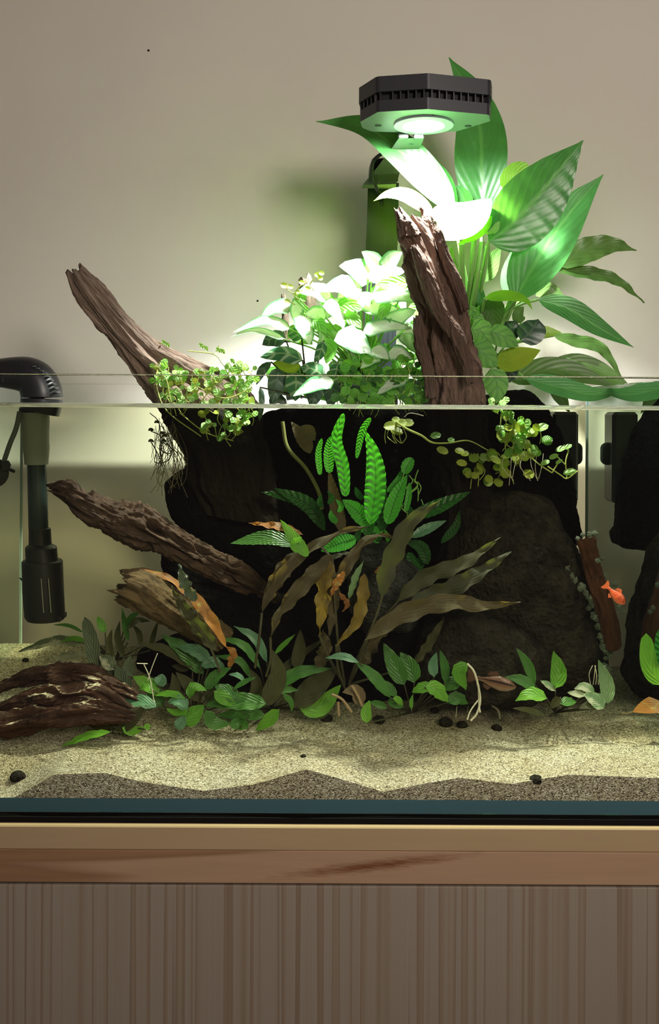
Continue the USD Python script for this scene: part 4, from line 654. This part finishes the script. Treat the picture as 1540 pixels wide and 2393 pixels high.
creeper(E, [(770, 850), (850, 840), (900, 850), (985, 830), (992, 890), (985, 945), (800, 945), (780, 900)], 120, lambda x, y: .86, G_bright, (14, 28), mats=[G_bright, G_syg, G_crypt, G_bright], roll=(-60, 40))
E = thing('creeping_pennywort', 'little tuft of bright pennywort just above the water line right of the stump', 'plant')
creeper(E, [(1142, 935), (1180, 935), (1182, 955), (1142, 955)], 12, lambda x, y: .835, G_penny, (10, 18))
# ------------------------------------------------------------------ java ferns
E = thing('java_fern', 'bright green java fern with tall ribbed serrated fronds in the middle of the tank', 'plant'); B4 = (850, 1250, .86)
def jf(pts, W, Y, m=G_fern, k='strap', r=0, **kw): leaf(E, m, pts, W, Y - .03, Y - .03, name='frond', kind=k, roll=r, ser=0.035, nser=max(5, int(sum(math.dist(a, b) for a, b in zip(pts, pts[1:])) / 14)), wave=0.05, nw=14, m=8, fold=0.06, **kw)
jf([(808, 1160), (801, 1090), (786, 1028), (803, 966)], 30, .835); jf([(770, 1105), (768, 1060), (773, 1020)], 24, .84, G_fern); jf([(748, 1110), (744, 1060), (752, 1024)], 15, .84)
jf([(866, 976), (846, 1010), (833, 1072)], 16, .838); jf([(866, 1225), (878, 1130), (872, 1060), (852, 1003)], 50, .832, k='blade'); jf([(905, 1225), (925, 1165), (952, 1108)], 38, .836, k='blade')
jf([(945, 1108), (952, 1088), (964, 1070)], 28, .836, k='round'); jf([(948, 1195), (955, 1160), (957, 1128)], 15, .838); jf([(865, 1228), (830, 1190), (800, 1168)], 40, .84, k='ovate'); jf([(857, 1255), (862, 1210), (862, 1150)], 32, .845, G_fernd, 'blade')
jf([(895, 1240), (890, 1190), (900, 1130)], 34, .85, G_fernd, 'blade'); jf([(692, 1276), (630, 1256), (538, 1270)], 34, .845, G_crypt, 'lance', r=-25); jf([(832, 1260), (795, 1270), (750, 1288)], 38, .84, G_fern, 'ovate', r=-25); jf([(950, 1212), (1020, 1185), (1102, 1148)], 34, .86, G_fernd, 'lance', r=-20)
jf([(960, 1256), (1000, 1235), (1044, 1216)], 24, .835, G_cryptp, 'lance', r=-30); jf([(1000, 1320), (985, 1280), (945, 1265)], 30, .86, G_fernd, 'lance'); jf([(1030, 1270), (1065, 1230), (1074, 1190)], 20, .87, G_fernd, 'lance'); jf([(760, 1240), (720, 1180), (640, 1140)], 36, .88, G_fernd, 'lance'); jf([(740, 1210), (690, 1165), (610, 1150)], 30, .885, G_fernd, 'lance')
jf([(802, 1245), (786, 1185), (768, 1095)], 32, .848, G_brown, 'blade'); jf([(720, 1300), (690, 1262), (655, 1214)], 30, .825, G_bright, 'blade'); jf([(700, 1290), (690, 1270), (705, 1255)], 26, .824, G_bright, 'ovate', r=-20); jf([(905, 1150), (930, 1120), (938, 1100)], 14, .845, G_fern)
jf([(985, 1360), (970, 1330), (955, 1290)], 30, .868, G_fernd); jf([(960, 1350), (985, 1310), (1000, 1290)], 24, .868, G_fernd); jf([(700, 1030), (720, 1010), (736, 1030)], 40, .88, G_dead, 'blade'); jf([(725, 1060), (712, 1030), (680, 985)], 34, .882, G_dead, 'lance')
for a in ([(660, 985, .86), (672, 1045, .86), (715, 1095, .855), (745, 1150, .85), (752, 1190, .85)],): obj('stalk', tube([P(*q) for q in a], pxm(4.5, .86), 8, 30), plain('old_stalk', (0.20, 0.20, 0.06), 0.6), E)
for k in range(14):
    x, y = rng.uniform(940, 992), rng.uniform(1095, 1215); obj('rootlet', tube([P(x, y, .84), P(x + rng.uniform(-12, 12), y + 14, .838), P(x + rng.uniform(-14, 14), y + 30, .84)], pxm(1.3, .84), 4, 8), STEM, E)
for k in range(16): x, y = rng.uniform(735, 960), rng.uniform(1165, 1270); jf([(x, y), (x + rng.uniform(-14, 14), y - 14), (x + rng.uniform(-22, 22), y - 30)], rng.uniform(10, 18), .845, [G_fern, G_fernd][k % 2], 'ovate')
# ------------------------------------------------------------------ brown wavy cryptocoryne
E = thing('wavy_cryptocoryne', 'cryptocoryne with long wavy olive-brown leaves arching from the centre of the tank', 'plant'); B5 = (815, 1600, .83)
def cr(m, pts, W, Y, k='lance', r=0, Y1=None, st=None, **kw):
    kw.setdefault('wave', 0.42); kw.setdefault('nw', 4); leaf(E, m, pts, W * .76, Y, Y1, kind=k, roll=[r - 25, r + 25, r - 15, r + 20], m=8, fold=0.2, stem=st, sm=STEMD, sr=2.6, ser=0.12, nser=5, **kw)
cr(G_orange, [(708, 1250), (660, 1232), (580, 1222)], 24, .80, r=-20); cr(G_brown, [(612, 1432), (640, 1370), (690, 1310), (745, 1270), (810, 1240), (870, 1229)], 34, .80, r=-25, k='blade')
cr(G_brown, [(776, 1296), (735, 1338), (690, 1388), (650, 1440), (632, 1490)], 48, .795, r=-15, k='blade'); cr(G_brown, [(700, 1290), (655, 1340), (630, 1390), (608, 1425)], 50, .805, r=0, k='blade')
cr(G_yel, [(776, 1310), (758, 1370), (752, 1430), (746, 1484)], 46, .795, k='blade', r=20); cr(G_brown, [(772, 1318), (778, 1380), (776, 1430), (770, 1490)], 44, .802, k='blade', r=-10); cr(G_orange, [(806, 1335), (786, 1365), (772, 1396)], 26, .79, r=-10); cr(G_orange, [(792, 1385), (812, 1410), (800, 1430)], 18, .80, r=10)
cr(G_brown, [(772, 1392), (800, 1340), (840, 1280), (880, 1252), (928, 1258)], 34, .80, r=-30, k='blade'); cr(G_yel, [(852, 1340), (846, 1400), (832, 1455), (786, 1508)], 40, .79, k='blade', r=0)
cr(G_crypto, [(893, 1394), (903, 1335), (930, 1270), (965, 1215), (1032, 1166)], 60, .785, r=8, k='blade', st=[B5, (850, 1520, .80)], wave=.2)
cr(G_crypto, [(930, 1405), (1000, 1345), (1080, 1318), (1170, 1256)], 50, .80, r=-10, st=[B5, (870, 1480, .81)], k='blade'); cr(G_crypto, [(960, 1405), (1060, 1370), (1130, 1332), (1194, 1288)], 54, .795, r=-5, st=[B5, (880, 1480, .81)], k='blade')
cr(G_brown, [(855, 1495), (950, 1430), (1050, 1408), (1130, 1415), (1217, 1408)], 58, .79, r=-5, st=[B5], k='blade'); cr(G_brown, [(860, 1510), (905, 1465), (965, 1440)], 34, .795, r=-10, st=[B5]); cr(G_crypto, [(965, 1555), (1005, 1500), (1038, 1442)], 30, .815, r=10, st=[B5])
cr(G_brown, [(740, 1560), (760, 1520), (755, 1470)], 44, .815, r=0, k='blade'); cr(G_brown, [(840, 1560), (865, 1510), (900, 1440)], 46, .825, r=10, k='blade'); cr(G_orange, [(875, 1340), (890, 1326), (900, 1320)], 12, .79)
cr(G_greyg, [(815, 1400), (830, 1350), (850, 1310)], 22, .80, r=10, wave=.2); cr(G_crypto, [(760, 1310), (785, 1300), (825, 1288)], 14, .80, r=-30)
for a in ([(893, 1394, .785), (875, 1450, .79), (835, 1540, .81), (815, 1600, .83)], [(612, 1432, .80), (606, 1490, .80), (596, 1560, .81)], [(632, 1490, .795), (632, 1540, .80), (622, 1580, .81)], [(746, 1484, .795), (770, 1540, .81), (805, 1600, .83)], [(786, 1508, .79), (790, 1560, .81), (806, 1610, .83)], [(776, 1300, .795), (782, 1400, .80), (790, 1500, .81), (806, 1600, .83)], [(745, 1272, .80), (768, 1296, .80), (776, 1312, .797)]): obj('petiole', tube([P(*q) for q in a], pxm(3.2, .8), 6, 24), STEMD, E)
E = thing('orange_cryptocoryne', 'cryptocoryne with one long zigzag orange leaf lying over the tan driftwood stub', 'plant')
cr(G_orange, [(528, 1512), (495, 1450), (445, 1388), (390, 1350), (332, 1328)], 34, .795, r=-25, k='blade', wave=.25); cr(G_crypto, [(505, 1520), (470, 1470), (430, 1420), (400, 1370)], 44, .80, r=10, k='blade'); cr(G_dust, [(458, 1405), (432, 1362), (418, 1318)], 36, .79, r=15, wave=.4, k='blade')
cr(G_orange, [(535, 1560), (545, 1525), (525, 1510)], 26, .80, r=10); cr(G_brown, [(500, 1450), (475, 1425), (440, 1425)], 34, .815, r=0)
obj('petiole', tube([P(*q) for q in ((460, 1460, .80), (490, 1510, .80), (515, 1570, .81))], pxm(3, .8), 6, 16), STEMD, E)
# ------------------------------------------------------------------ green low plants
def clump(name, label, base, rows, sm=STEMD):
    T = thing(name, label, 'plant'); p, Yb = ground(*base)
    for m, pts, W, Y, k, r in rows:
        Y = min(Y + (.0 if name == 'young_anubias' else .035), min(ground(*q)[1] for q in pts) - .006)
        leaf(T, m, pts, W * (1.0 if name == 'young_anubias' else .88), Y, Y + .004, kind=k, roll=r, m=6, wave=0.16, nw=4, fold=0.22, stem=[(base[0], base[1], Yb), (0.6 * base[0] + 0.4 * pts[0][0], 0.6 * base[1] + 0.4 * pts[0][1], 0.5 * (Yb + Y))], sm=sm, sr=2.0)
    return T
clump('green_cryptocoryne', 'bushy green cryptocoryne with radiating pointed leaves at the front, below the orange leaf', (632, 1655), [
 (G_cryptp, [(624, 1548), (596, 1492), (546, 1463)], 26, .795, 'lance', -25), (G_crypt, [(608, 1562), (568, 1508), (508, 1490)], 22, .79, 'lance', -30), (G_crypt, [(585, 1585), (560, 1545), (500, 1532)], 20, .79, 'lance', -25), (G_crypto, [(618, 1650), (650, 1580), (637, 1518)], 52, .772, 'blade', 5),
 (G_crypt, [(640, 1608), (700, 1572), (775, 1562)], 34, .78, 'blade', -20), (G_crypto, [(690, 1650), (735, 1606), (793, 1555)], 62, .785, 'blade', -5), (G_crypt, [(630, 1622), (660, 1612), (698, 1613)], 22, .775, 'lance', -25), (G_crypt, [(622, 1645), (560, 1640), (478, 1648)], 44, .768, 'blade', -25),
 (G_bright, [(700, 1655), (750, 1650), (797, 1600)], 52, .785, 'blade', -5), (G_bright, [(652, 1658), (632, 1680), (597, 1708)], 34, .765, 'blade', -15), (G_crypt, [(558, 1640), (530, 1615), (498, 1600)], 36, .77, 'blade', -20), (G_crypto, [(690, 1565), (700, 1520), (702, 1470)], 36, .795, 'blade', 5), (G_crypto, [(640, 1580), (690, 1540), (765, 1488)], 20, .80, 'lance', -15),
 (G_bright, [(640, 1530), (665, 1505), (690, 1482)], 14, .79, 'lance', -20), (G_crypt, [(575, 1680), (570, 1690), (545, 1695)], 34, .765, 'blade', -15), (G_crypt, [(620, 1672), (570, 1668), (505, 1672)], 34, .77, 'blade', -10), (G_crypto, [(690, 1640), (660, 1600), (680, 1560)], 44, .79, 'blade', 5), (G_crypt, [(545, 1610), (575, 1592), (600, 1582)], 14, .77, 'lance', -20),
 (G_crypt, [(660, 1620), (680, 1640), (682, 1665)], 16, .765, 'lance', 0), (G_crypto, [(590, 1660), (600, 1600), (580, 1560)], 36, .79, 'blade', 0), (G_crypto, [(720, 1660), (750, 1670), (770, 1668)], 30, .79, 'blade', -10), (G_crypt, [(560, 1700), (545, 1690), (555, 1680)], 22, .762, 'blade', -5)])
clump('green_cryptocoryne', 'green cryptocoryne with some blue-green leaves at left front, left of the bushy one', (450, 1670), [
 (G_cryptp, [(492, 1548), (455, 1520), (412, 1512)], 34, .785, 'blade', -30), (G_cryptp, [(470, 1556), (500, 1548), (527, 1562)], 30, .78, 'blade', -25), (G_crypt, [(475, 1575), (430, 1520), (377, 1484)], 44, .79, 'blade', -20), (G_crypto, [(450, 1562), (390, 1520), (320, 1504)], 26, .787, 'lance', -30), (G_crypt, [(480, 1612), (505, 1580), (541, 1560)], 32, .775, 'blade', -20),
 (G_cryptp, [(572, 1592), (555, 1578), (534, 1576)], 14, .775, 'lance', -30), (G_bright, [(442, 1632), (452, 1606), (484, 1614)], 26, .768, 'blade', -35), (G_bright, [(428, 1692), (450, 1672), (478, 1648)], 48, .76, 'ovate', 0), (G_bright, [(372, 1618), (345, 1600), (310, 1580)], 36, .775, 'ovate', -25), (G_cryptp, [(368, 1602), (376, 1590), (380, 1574)], 36, .775, 'ovate', -20),
 (G_bright, [(434, 1632), (400, 1622), (356, 1624)], 18, .765, 'lance', -40), (G_cryptp, [(438, 1658), (415, 1638), (392, 1640)], 32, .76, 'ovate', -35), (G_bright, [(440, 1660), (410, 1665), (388, 1655)], 20, .758, 'ovate', -15), (G_cryptp, [(412, 1704), (425, 1685), (430, 1668)], 30, .757, 'ovate', -10), (G_bright, [(354, 1612), (338, 1606), (325, 1610)], 20, .765, 'ovate', -20), (G_bright, [(500, 1615), (520, 1630), (555, 1652)], 34, .765, 'blade', -10),
 (G_crypto, [(470, 1640), (440, 1600), (410, 1570)], 36, .785, 'blade', 0), (G_crypto, [(400, 1640), (410, 1600), (402, 1572)], 32, .785, 'blade', 0), (G_crypt, [(380, 1650), (360, 1620), (350, 1590)], 44, .782, 'ovate', -5), (G_crypto, [(520, 1650), (490, 1620), (480, 1590)], 40, .782, 'blade', 0), (G_crypto, [(450, 1540), (430, 1560), (400, 1555)], 24, .792, 'lance', -10), (G_crypt, [(480, 1660), (500, 1690), (540, 1690)], 36, .76, 'blade', -10)])
T = clump('dusty_cryptocoryne', 'sand-dusted olive cryptocoryne between the layered driftwood and the left glass', (255, 1690), [
 (G_bright, [(230, 1648), (226, 1610), (240, 1577)], 32, .765, 'blade', 5), (G_dust, [(224, 1570), (214, 1500), (198, 1442)], 38, .79, 'strap', 5), (G_bright, [(246, 1478), (238, 1462), (227, 1440)], 22, .80, 'ovate', 0), (G_cryptp, [(366, 1652), (320, 1638), (270, 1650)], 32, .758, 'ovate', -35), (G_dust, [(212, 1662), (150, 1668), (86, 1708)], 36, .752, 'blade', -40),
 (G_bright, [(260, 1710), (200, 1722), (142, 1746)], 20, .742, 'lance', -40), (G_dust, [(212, 1690), (175, 1692), (140, 1708)], 18, .75, 'lance', -40), (G_crypto, [(268, 1708), (300, 1690), (342, 1648)], 36, .752, 'lance', -5), (G_bright, [(286, 1700), (310, 1708), (338, 1700)], 26, .752, 'ovate', -15), (G_dust, [(302, 1625), (285, 1590), (270, 1552)], 40, .78, 'blade', 0), (G_dust, [(268, 1565), (250, 1545), (232, 1532)], 36, .785, 'ovate', -10),
 (G_bright, [(340, 1705), (345, 1698), (352, 1695)], 18, .75, 'ovate', -5), (G_crypto, [(270, 1700), (230, 1702), (200, 1690)], 14, .75, 'lance', -30), (G_dust, [(260, 1640), (235, 1650), (215, 1668)], 26, .76, 'ovate', -10), (G_dust, [(300, 1650), (290, 1690), (270, 1710)], 26, .765, 'ovate', -5), (G_dust, [(310, 1580), (300, 1560), (305, 1530)], 30, .785, 'blade', 5), (G_dust, [(250, 1600), (262, 1570), (270, 1555)], 26, .785, 'blade', 5)])
T = clump('olive_cryptocoryne', 'olive cryptocoryne at the back left, under the tan driftwood stub', (270, 1545), [
 (G_crypt, [(300, 1500), (292, 1460), (285, 1420)], 16, .83, 'lance', 0), (G_crypto, [(300, 1470), (320, 1450), (352, 1452)], 16, .83, 'lance', -20), (G_crypt, [(290, 1470), (310, 1440), (330, 1430)], 18, .835, 'lance', -15), (G_crypto, [(290, 1540), (275, 1490), (280, 1450)], 20, .83, 'lance', 0), (G_crypto, [(330, 1510), (325, 1480), (310, 1460)], 16, .83, 'lance', 5), (G_crypt, [(195, 1478), (160, 1462), (124, 1460)], 10, .84, 'lance', -20),
 (G_dust, [(205, 1506), (130, 1498), (40, 1524)], 26, .86, 'blade', -25), (G_dust, [(205, 1530), (160, 1532), (120, 1540)], 22, .85, 'lance', -40), (G_bright, [(205, 1500), (170, 1492), (140, 1500)], 14, .85, 'lance', -25), (G_crypto, [(350, 1520), (360, 1480), (370, 1450)], 14, .83, 'lance', 0), (G_crypto, [(262, 1540), (255, 1500), (262, 1470)], 18, .83, 'lance', 0)])
twig = thing('thin_stems', 'two thin pale leafless stems poking up from the leafy clump at the left front', 'plant stem')
for a in ([(360, 1640), (350, 1585), (335, 1550)], [(345, 1590), (355, 1560), (368, 1527)], [(320, 1550), (345, 1551)]): obj('stem', tube([P(*q, .765) for q in a], pxm(1.3, .765), 5, 10), STEMP, twig)
clump('young_anubias', 'young green plant with upright pointed leaves right of centre, in front of the pitted rock', (962, 1665), [
 (G_crypt, [(945, 1600), (925, 1560), (896, 1502)], 42, .80, 'blade', 5), (G_crypt, [(968, 1595), (958, 1560), (935, 1524)], 44, .808, 'ovate', 5), (G_crypt, [(912, 1630), (872, 1580), (828, 1545)], 28, .79, 'lance', -20), (G_cryptp, [(838, 1548), (800, 1534), (760, 1538)], 18, .79, 'lance', -25), (G_crypt, [(928, 1628), (905, 1605), (880, 1588)], 24, .80, 'lance', -10),
 (G_cryptp, [(1015, 1582), (1012, 1555), (1020, 1524)], 24, .80, 'blade', 0), (G_crypt, [(1040, 1596), (1040, 1560), (1028, 1517)], 22, .80, 'lance', 0), (G_bright, [(1094, 1550), (1072, 1570), (1090, 1612)], 34, .79, 'blade', 0), (G_crypt, [(1078, 1590), (1055, 1598), (1032, 1612)], 32, .80, 'ovate', -10), (G_bright, [(995, 1605), (1020, 1612), (1048, 1640)], 36, .79, 'blade', -25), (G_bright, [(1010, 1605), (985, 1608), (962, 1618)], 26, .792, 'blade', -25),
 (G_crypt, [(1045, 1642), (1070, 1632), (1094, 1645)], 30, .80, 'ovate', -25), (G_crypt, [(905, 1640), (925, 1645), (944, 1652)], 22, .80, 'ovate', -25), (G_bright, [(918, 1632), (930, 1635), (942, 1648)], 16, .79, 'lance', -10), (G_bright, [(858, 1690), (856, 1662), (864, 1636)], 26, .775, 'blade', 5), (G_bright, [(962, 1658), (961, 1640), (965, 1622)], 10, .79, 'lance', 0), (G_crypt, [(905, 1655), (880, 1645), (862, 1640)], 18, .795, 'lance', -25)])
clump('young_anubias', 'young plant with rounded bright green leaves at the right foot of the large rock', (1298, 1665), [
 (G_crypt, [(1250, 1600), (1232, 1550), (1206, 1514)], 24, .80, 'lance', 5), (G_bright, [(1298, 1608), (1306, 1570), (1293, 1521)], 38, .80, 'blade', 5), (G_crypt, [(1252, 1612), (1220, 1590), (1179, 1582)], 26, .795, 'blade', -20), (G_bright, [(1278, 1632), (1240, 1622), (1204, 1638)], 30, .785, 'blade', -30), (G_crypt, [(1308, 1645), (1325, 1640), (1348, 1640)], 22, .79, 'lance', -25), (G_greyg, [(1298, 1615), (1280, 1600), (1262, 1590)], 16, .80, 'lance', -20),
 (G_crypto, [(1275, 1672), (1235, 1660), (1197, 1655)], 14, .785, 'lance', -30), (G_greyg, [(1390, 1622), (1365, 1605), (1342, 1610)], 22, .80, 'ovate', -30), (G_greyg, [(1412, 1655), (1390, 1635), (1362, 1622)], 34, .79, 'blade', -20), (G_greyg, [(1420, 1645), (1418, 1595), (1398, 1541)], 34, .795, 'blade', 5), (G_crypto, [(1400, 1655), (1375, 1648), (1352, 1656)], 18, .79, 'lance', -25), (G_greyg, [(1375, 1620), (1350, 1622), (1325, 1618)], 18, .80, 'lance', -35), (G_crypto, [(1310, 1630), (1300, 1640), (1285, 1655)], 20, .79, 'ovate', -10)])
T = thing('plant_root', 'arching white root with a bent stem above the pebbles right of centre', 'root')
for a, w in (([(1092, 1551, .79), (1108, 1570, .79), (1119, 1610, .79), (1122, 1640, .79), (1114, 1668, .79), (1100, 1684, .79)], 2.6), ([(1118, 1600, .792), (1120, 1650, .79), (1122, 1665, .787)], 2.2), ([(1122, 1630, .792), (1100, 1660, .79), (1092, 1682, .787)], 1.8)): obj('root', tube([P(*q) for q in a], pxm(w, .79), 8, 24), STEMP, T)
for a, w, lab in (([(1045, 1590), (1058, 1610), (1068, 1632), (1065, 1680)], 1.2, 'thin wavy white root hanging left of the arching root'), ([(1147, 1632), (1150, 1648), (1164, 1660), (1168, 1680)], 2.6, 'short thick curved white root right of the arching root'), ([(1098, 1627), (1094, 1650), (1092, 1664)], 1.4, 'short straight white root between the arching root and the wavy one')):
    Y = ground(*a[-1])[1]; obj('plant_root', tube([P(*q, Y) for q in a], pxm(w, Y), 8, 20), STEMP, None, label=lab, cat='root')
T = thing('brown_leaf_litter', 'dry brown stems and a withered leaf at the foot of the wavy plant', 'dead leaves')
for a in ([(775, 1622), (800, 1635), (822, 1665)], [(822, 1602), (836, 1625), (846, 1650)], [(790, 1640), (792, 1672)]): obj('stem', tube([P(*q, .80) for q in a], pxm(3.4, .80), 6, 14), plain('dry_stem', (0.26, 0.17, 0.10), 0.7), T)
leaf(T, G_dead, [(846, 1648), (830, 1615), (800, 1618)], 34, .805, kind='blade', roll=-20)
T = thing('brown_fallen_leaf', 'orange-brown dead leaf lying on the bright sand at the right edge', 'leaf')
leaf(T, G_orange, [(1560, 1625), (1530, 1648), (1478, 1664)], 40, .80, .79, kind='blade', roll=-35); obj('leaf_stalk', tube([P(1478, 1664, .79), P(1465, 1668, .786), P(1452, 1665, .785)], pxm(2, .79), 6, 8), plain('leaf_stalk', (0.12, 0.09, 0.04), 0.6), T)
T = thing('grass_leaf_plant', 'pale green ribbon-leaved plant at the right edge of the tank', 'plant')
leaf(T, G_bright, [(1545, 1600), (1520, 1560), (1510, 1480)], 40, .775, kind='strap', roll=15); leaf(T, G_fernd, [(1560, 1600), (1545, 1540), (1540, 1470)], 30, .775, kind='strap')
# algae fluff on the large rock and the red branch
T = thing('algae_tufts', 'pale grey-green fluffy algae tufts on the edge of the large rock and the rust-red branch', 'algae')
M_alg = plain('algae', (0.10, 0.115, 0.085), 0.9, vary=0.3, bump=0.8, scale=500)
path = smooth_path(np.array([(1290, 1290, 0), (1330, 1340, 0), (1372, 1400, 0), (1402, 1460, 0), (1415, 1510, 0), (1418, 1560, 0), (1400, 1590, 0)]), 46)
spots = [(x + rng.uniform(-9, 9), y + rng.uniform(-8, 8), rng.uniform(4, 12), .855) for x, y, _ in path] + [(x, y, w, .838) for x, y, w in ((1350, 1258, 6), (1362, 1250, 6), (1378, 1248, 7), (1390, 1247, 8), (1397, 1310, 7), (1408, 1305, 6), (1415, 1345, 5), (1448, 1420, 6), (1455, 1430, 6), (1436, 1366, 8))]
for x, y, w, Y in spots:
    m = trimesh.creation.icosphere(3); v = np.array(m.vertices); v = v * (1 + 1.5 * (meshkit.fbm(v * 3.4 + x, 3, 5) - 0.5))[:, None] * pxm(w * .8, Y) + P(x, y, Y); obj('tuft', (v, m.faces), M_alg, T, smooth=True)
for k in range(7): x = 1380 + 6 * k; obj('thread', tube([P(x, 1600, .835), P(x + rng.uniform(-4, 4), 1575, .832), P(x + rng.uniform(-6, 6), 1555, .835)], pxm(1, .83), 4, 8), STEMP, T)
# ------------------------------------------------------------------ fish
def fish(name, label, head, tail, hgt, Y, mats, fork=0.5, yaw=0.25):
    T = thing(name, label, 'fish'); h, t = P(*head, Y - .004), P(*tail, Y + .004); ax = t - h; L = np.linalg.norm(ax); ax /= L; sd = np.cross(ax, [0, 0, 1.0]); sd /= np.linalg.norm(sd); up = np.cross(sd, ax)
    if up[2] < 0: up = -up
    s = np.linspace(0, 1, 28); bh = hgt * L * np.interp(s, [0, .06, .2, .4, .65, .85, 1], [.08, .42, .85, 1.0, .68, .30, .26]) / 2; bw = bh * 0.48
    th = np.arange(24) * 2 * np.pi / 24; c = h + ax * (s * L * 0.80)[:, None]
    v = (c[:, None] + (bh[:, None] * np.sin(th))[..., None] * up + (bw[:, None] * np.cos(th))[..., None] * sd).reshape(-1, 3); v = np.vstack([v, c[0], c[-1]]); n = 24; f = []
    for i in range(27):
        for j in range(n): a, b = i * n + j, i * n + (j + 1) % n; f += [(a, b, b + n), (a, b + n, a + n)]
    for j in range(n): f += [(len(v) - 2, (j + 1) % n, j), (len(v) - 1, 27 * n + j, 27 * n + (j + 1) % n)]
    uv = np.vstack([np.stack(np.broadcast_arrays(s[:, None], (np.sin(th) * .5 + .5)[None]), -1).reshape(-1, 2), [[0, .5], [1, .5]]])
    m = trimesh.Trimesh(v, np.array(f), process=False)
    bd = obj('body', (v, np.array(f) if m.volume > 0 else np.array(f)[:, ::-1]), mats[0], T, smooth=True, uv=uv)
    def fin(nm, pts): 
        q = np.array([h + ax * a * L + up * b * L for a, b in pts]); k = len(q); e = sd * L * .012; vv = np.vstack([q + e * .5, q - e * .5]); ff = [(0, i, i + 1) for i in range(1, k - 1)] + [(k, k + i + 1, k + i) for i in range(1, k - 1)] + [x for i in range(k) for x in ((i, k + i, (i + 1) % k), ((i + 1) % k, k + i, k + (i + 1) % k))]
        obj(nm, (vv, np.array(ff)), mats[1], T, smooth=False)
    fin('tail_fin', [(.78, .0), (.80, hgt * .14), (.90, hgt * .38), (1.0, hgt * .46), (.97, 0), (1.0, -hgt * .46), (.90, -hgt * .38), (.80, -hgt * .14)])
    fin('dorsal_fin', [(.34, hgt * .46), (.42, hgt * .74), (.56, hgt * .60), (.60, hgt * .34)]); fin('anal_fin', [(.48, -hgt * .40), (.54, -hgt * .64), (.62, -hgt * .50), (.66, -hgt * .26)])
    for sg in (1, -1):
        e = trimesh.creation.icosphere(2, L * .022); e.apply_translation(h + ax * L * .09 + up * L * hgt * .10 + sd * sg * L * hgt * .13); obj('eye', e, M_black, bd, smooth=True)
def fishmat(name, base, stripe=None, belly=None):
    n = {'t': ('texture_coordinate', {}), 's': ('separate_xyz', {}), 'r': ('rgb_ramp', {'ramp': [(0.0, belly or base), (0.40, base), (0.52, base), (0.57, stripe or base), (0.67, stripe or base), (0.72, base), (1.0, tuple(c * .7 for c in base))]}), 'p': ('principled_bsdf', {'roughness': 0.35, 'specular_ior_level': 0.6}), 'v': ('voronoi_texture', {'scale': 900.0}), 'b': ('bump', {'strength': .3, 'distance': .0005})}
    return mat(name, n, [('t.UV', 's.vector'), ('s.y', 'r.fac'), ('r.color', 'p.base_color'), ('v.distance', 'b.height'), ('b.normal', 'p.normal')])
fish('small_fish', 'small brown fish with a dark side stripe, swimming under the rock at right of centre', (1206, 1606), (1090, 1578), .30, .80, (fishmat('barb_skin', (0.13, 0.05, 0.028), (0.008, 0.004, 0.003), (0.22, 0.15, 0.11)), plain('barb_fin', (0.06, 0.02, 0.01), 0.5)))
fish('small_fish', 'small orange-red fish nosing down beside the rust-red branch at far right', (1460, 1412), (1412, 1364), .42, .805, (fishmat('orange_skin', (0.55, 0.07, 0.02), None, (0.60, 0.15, 0.05)), plain('orange_fin', (0.65, 0.12, 0.04), 0.5)))
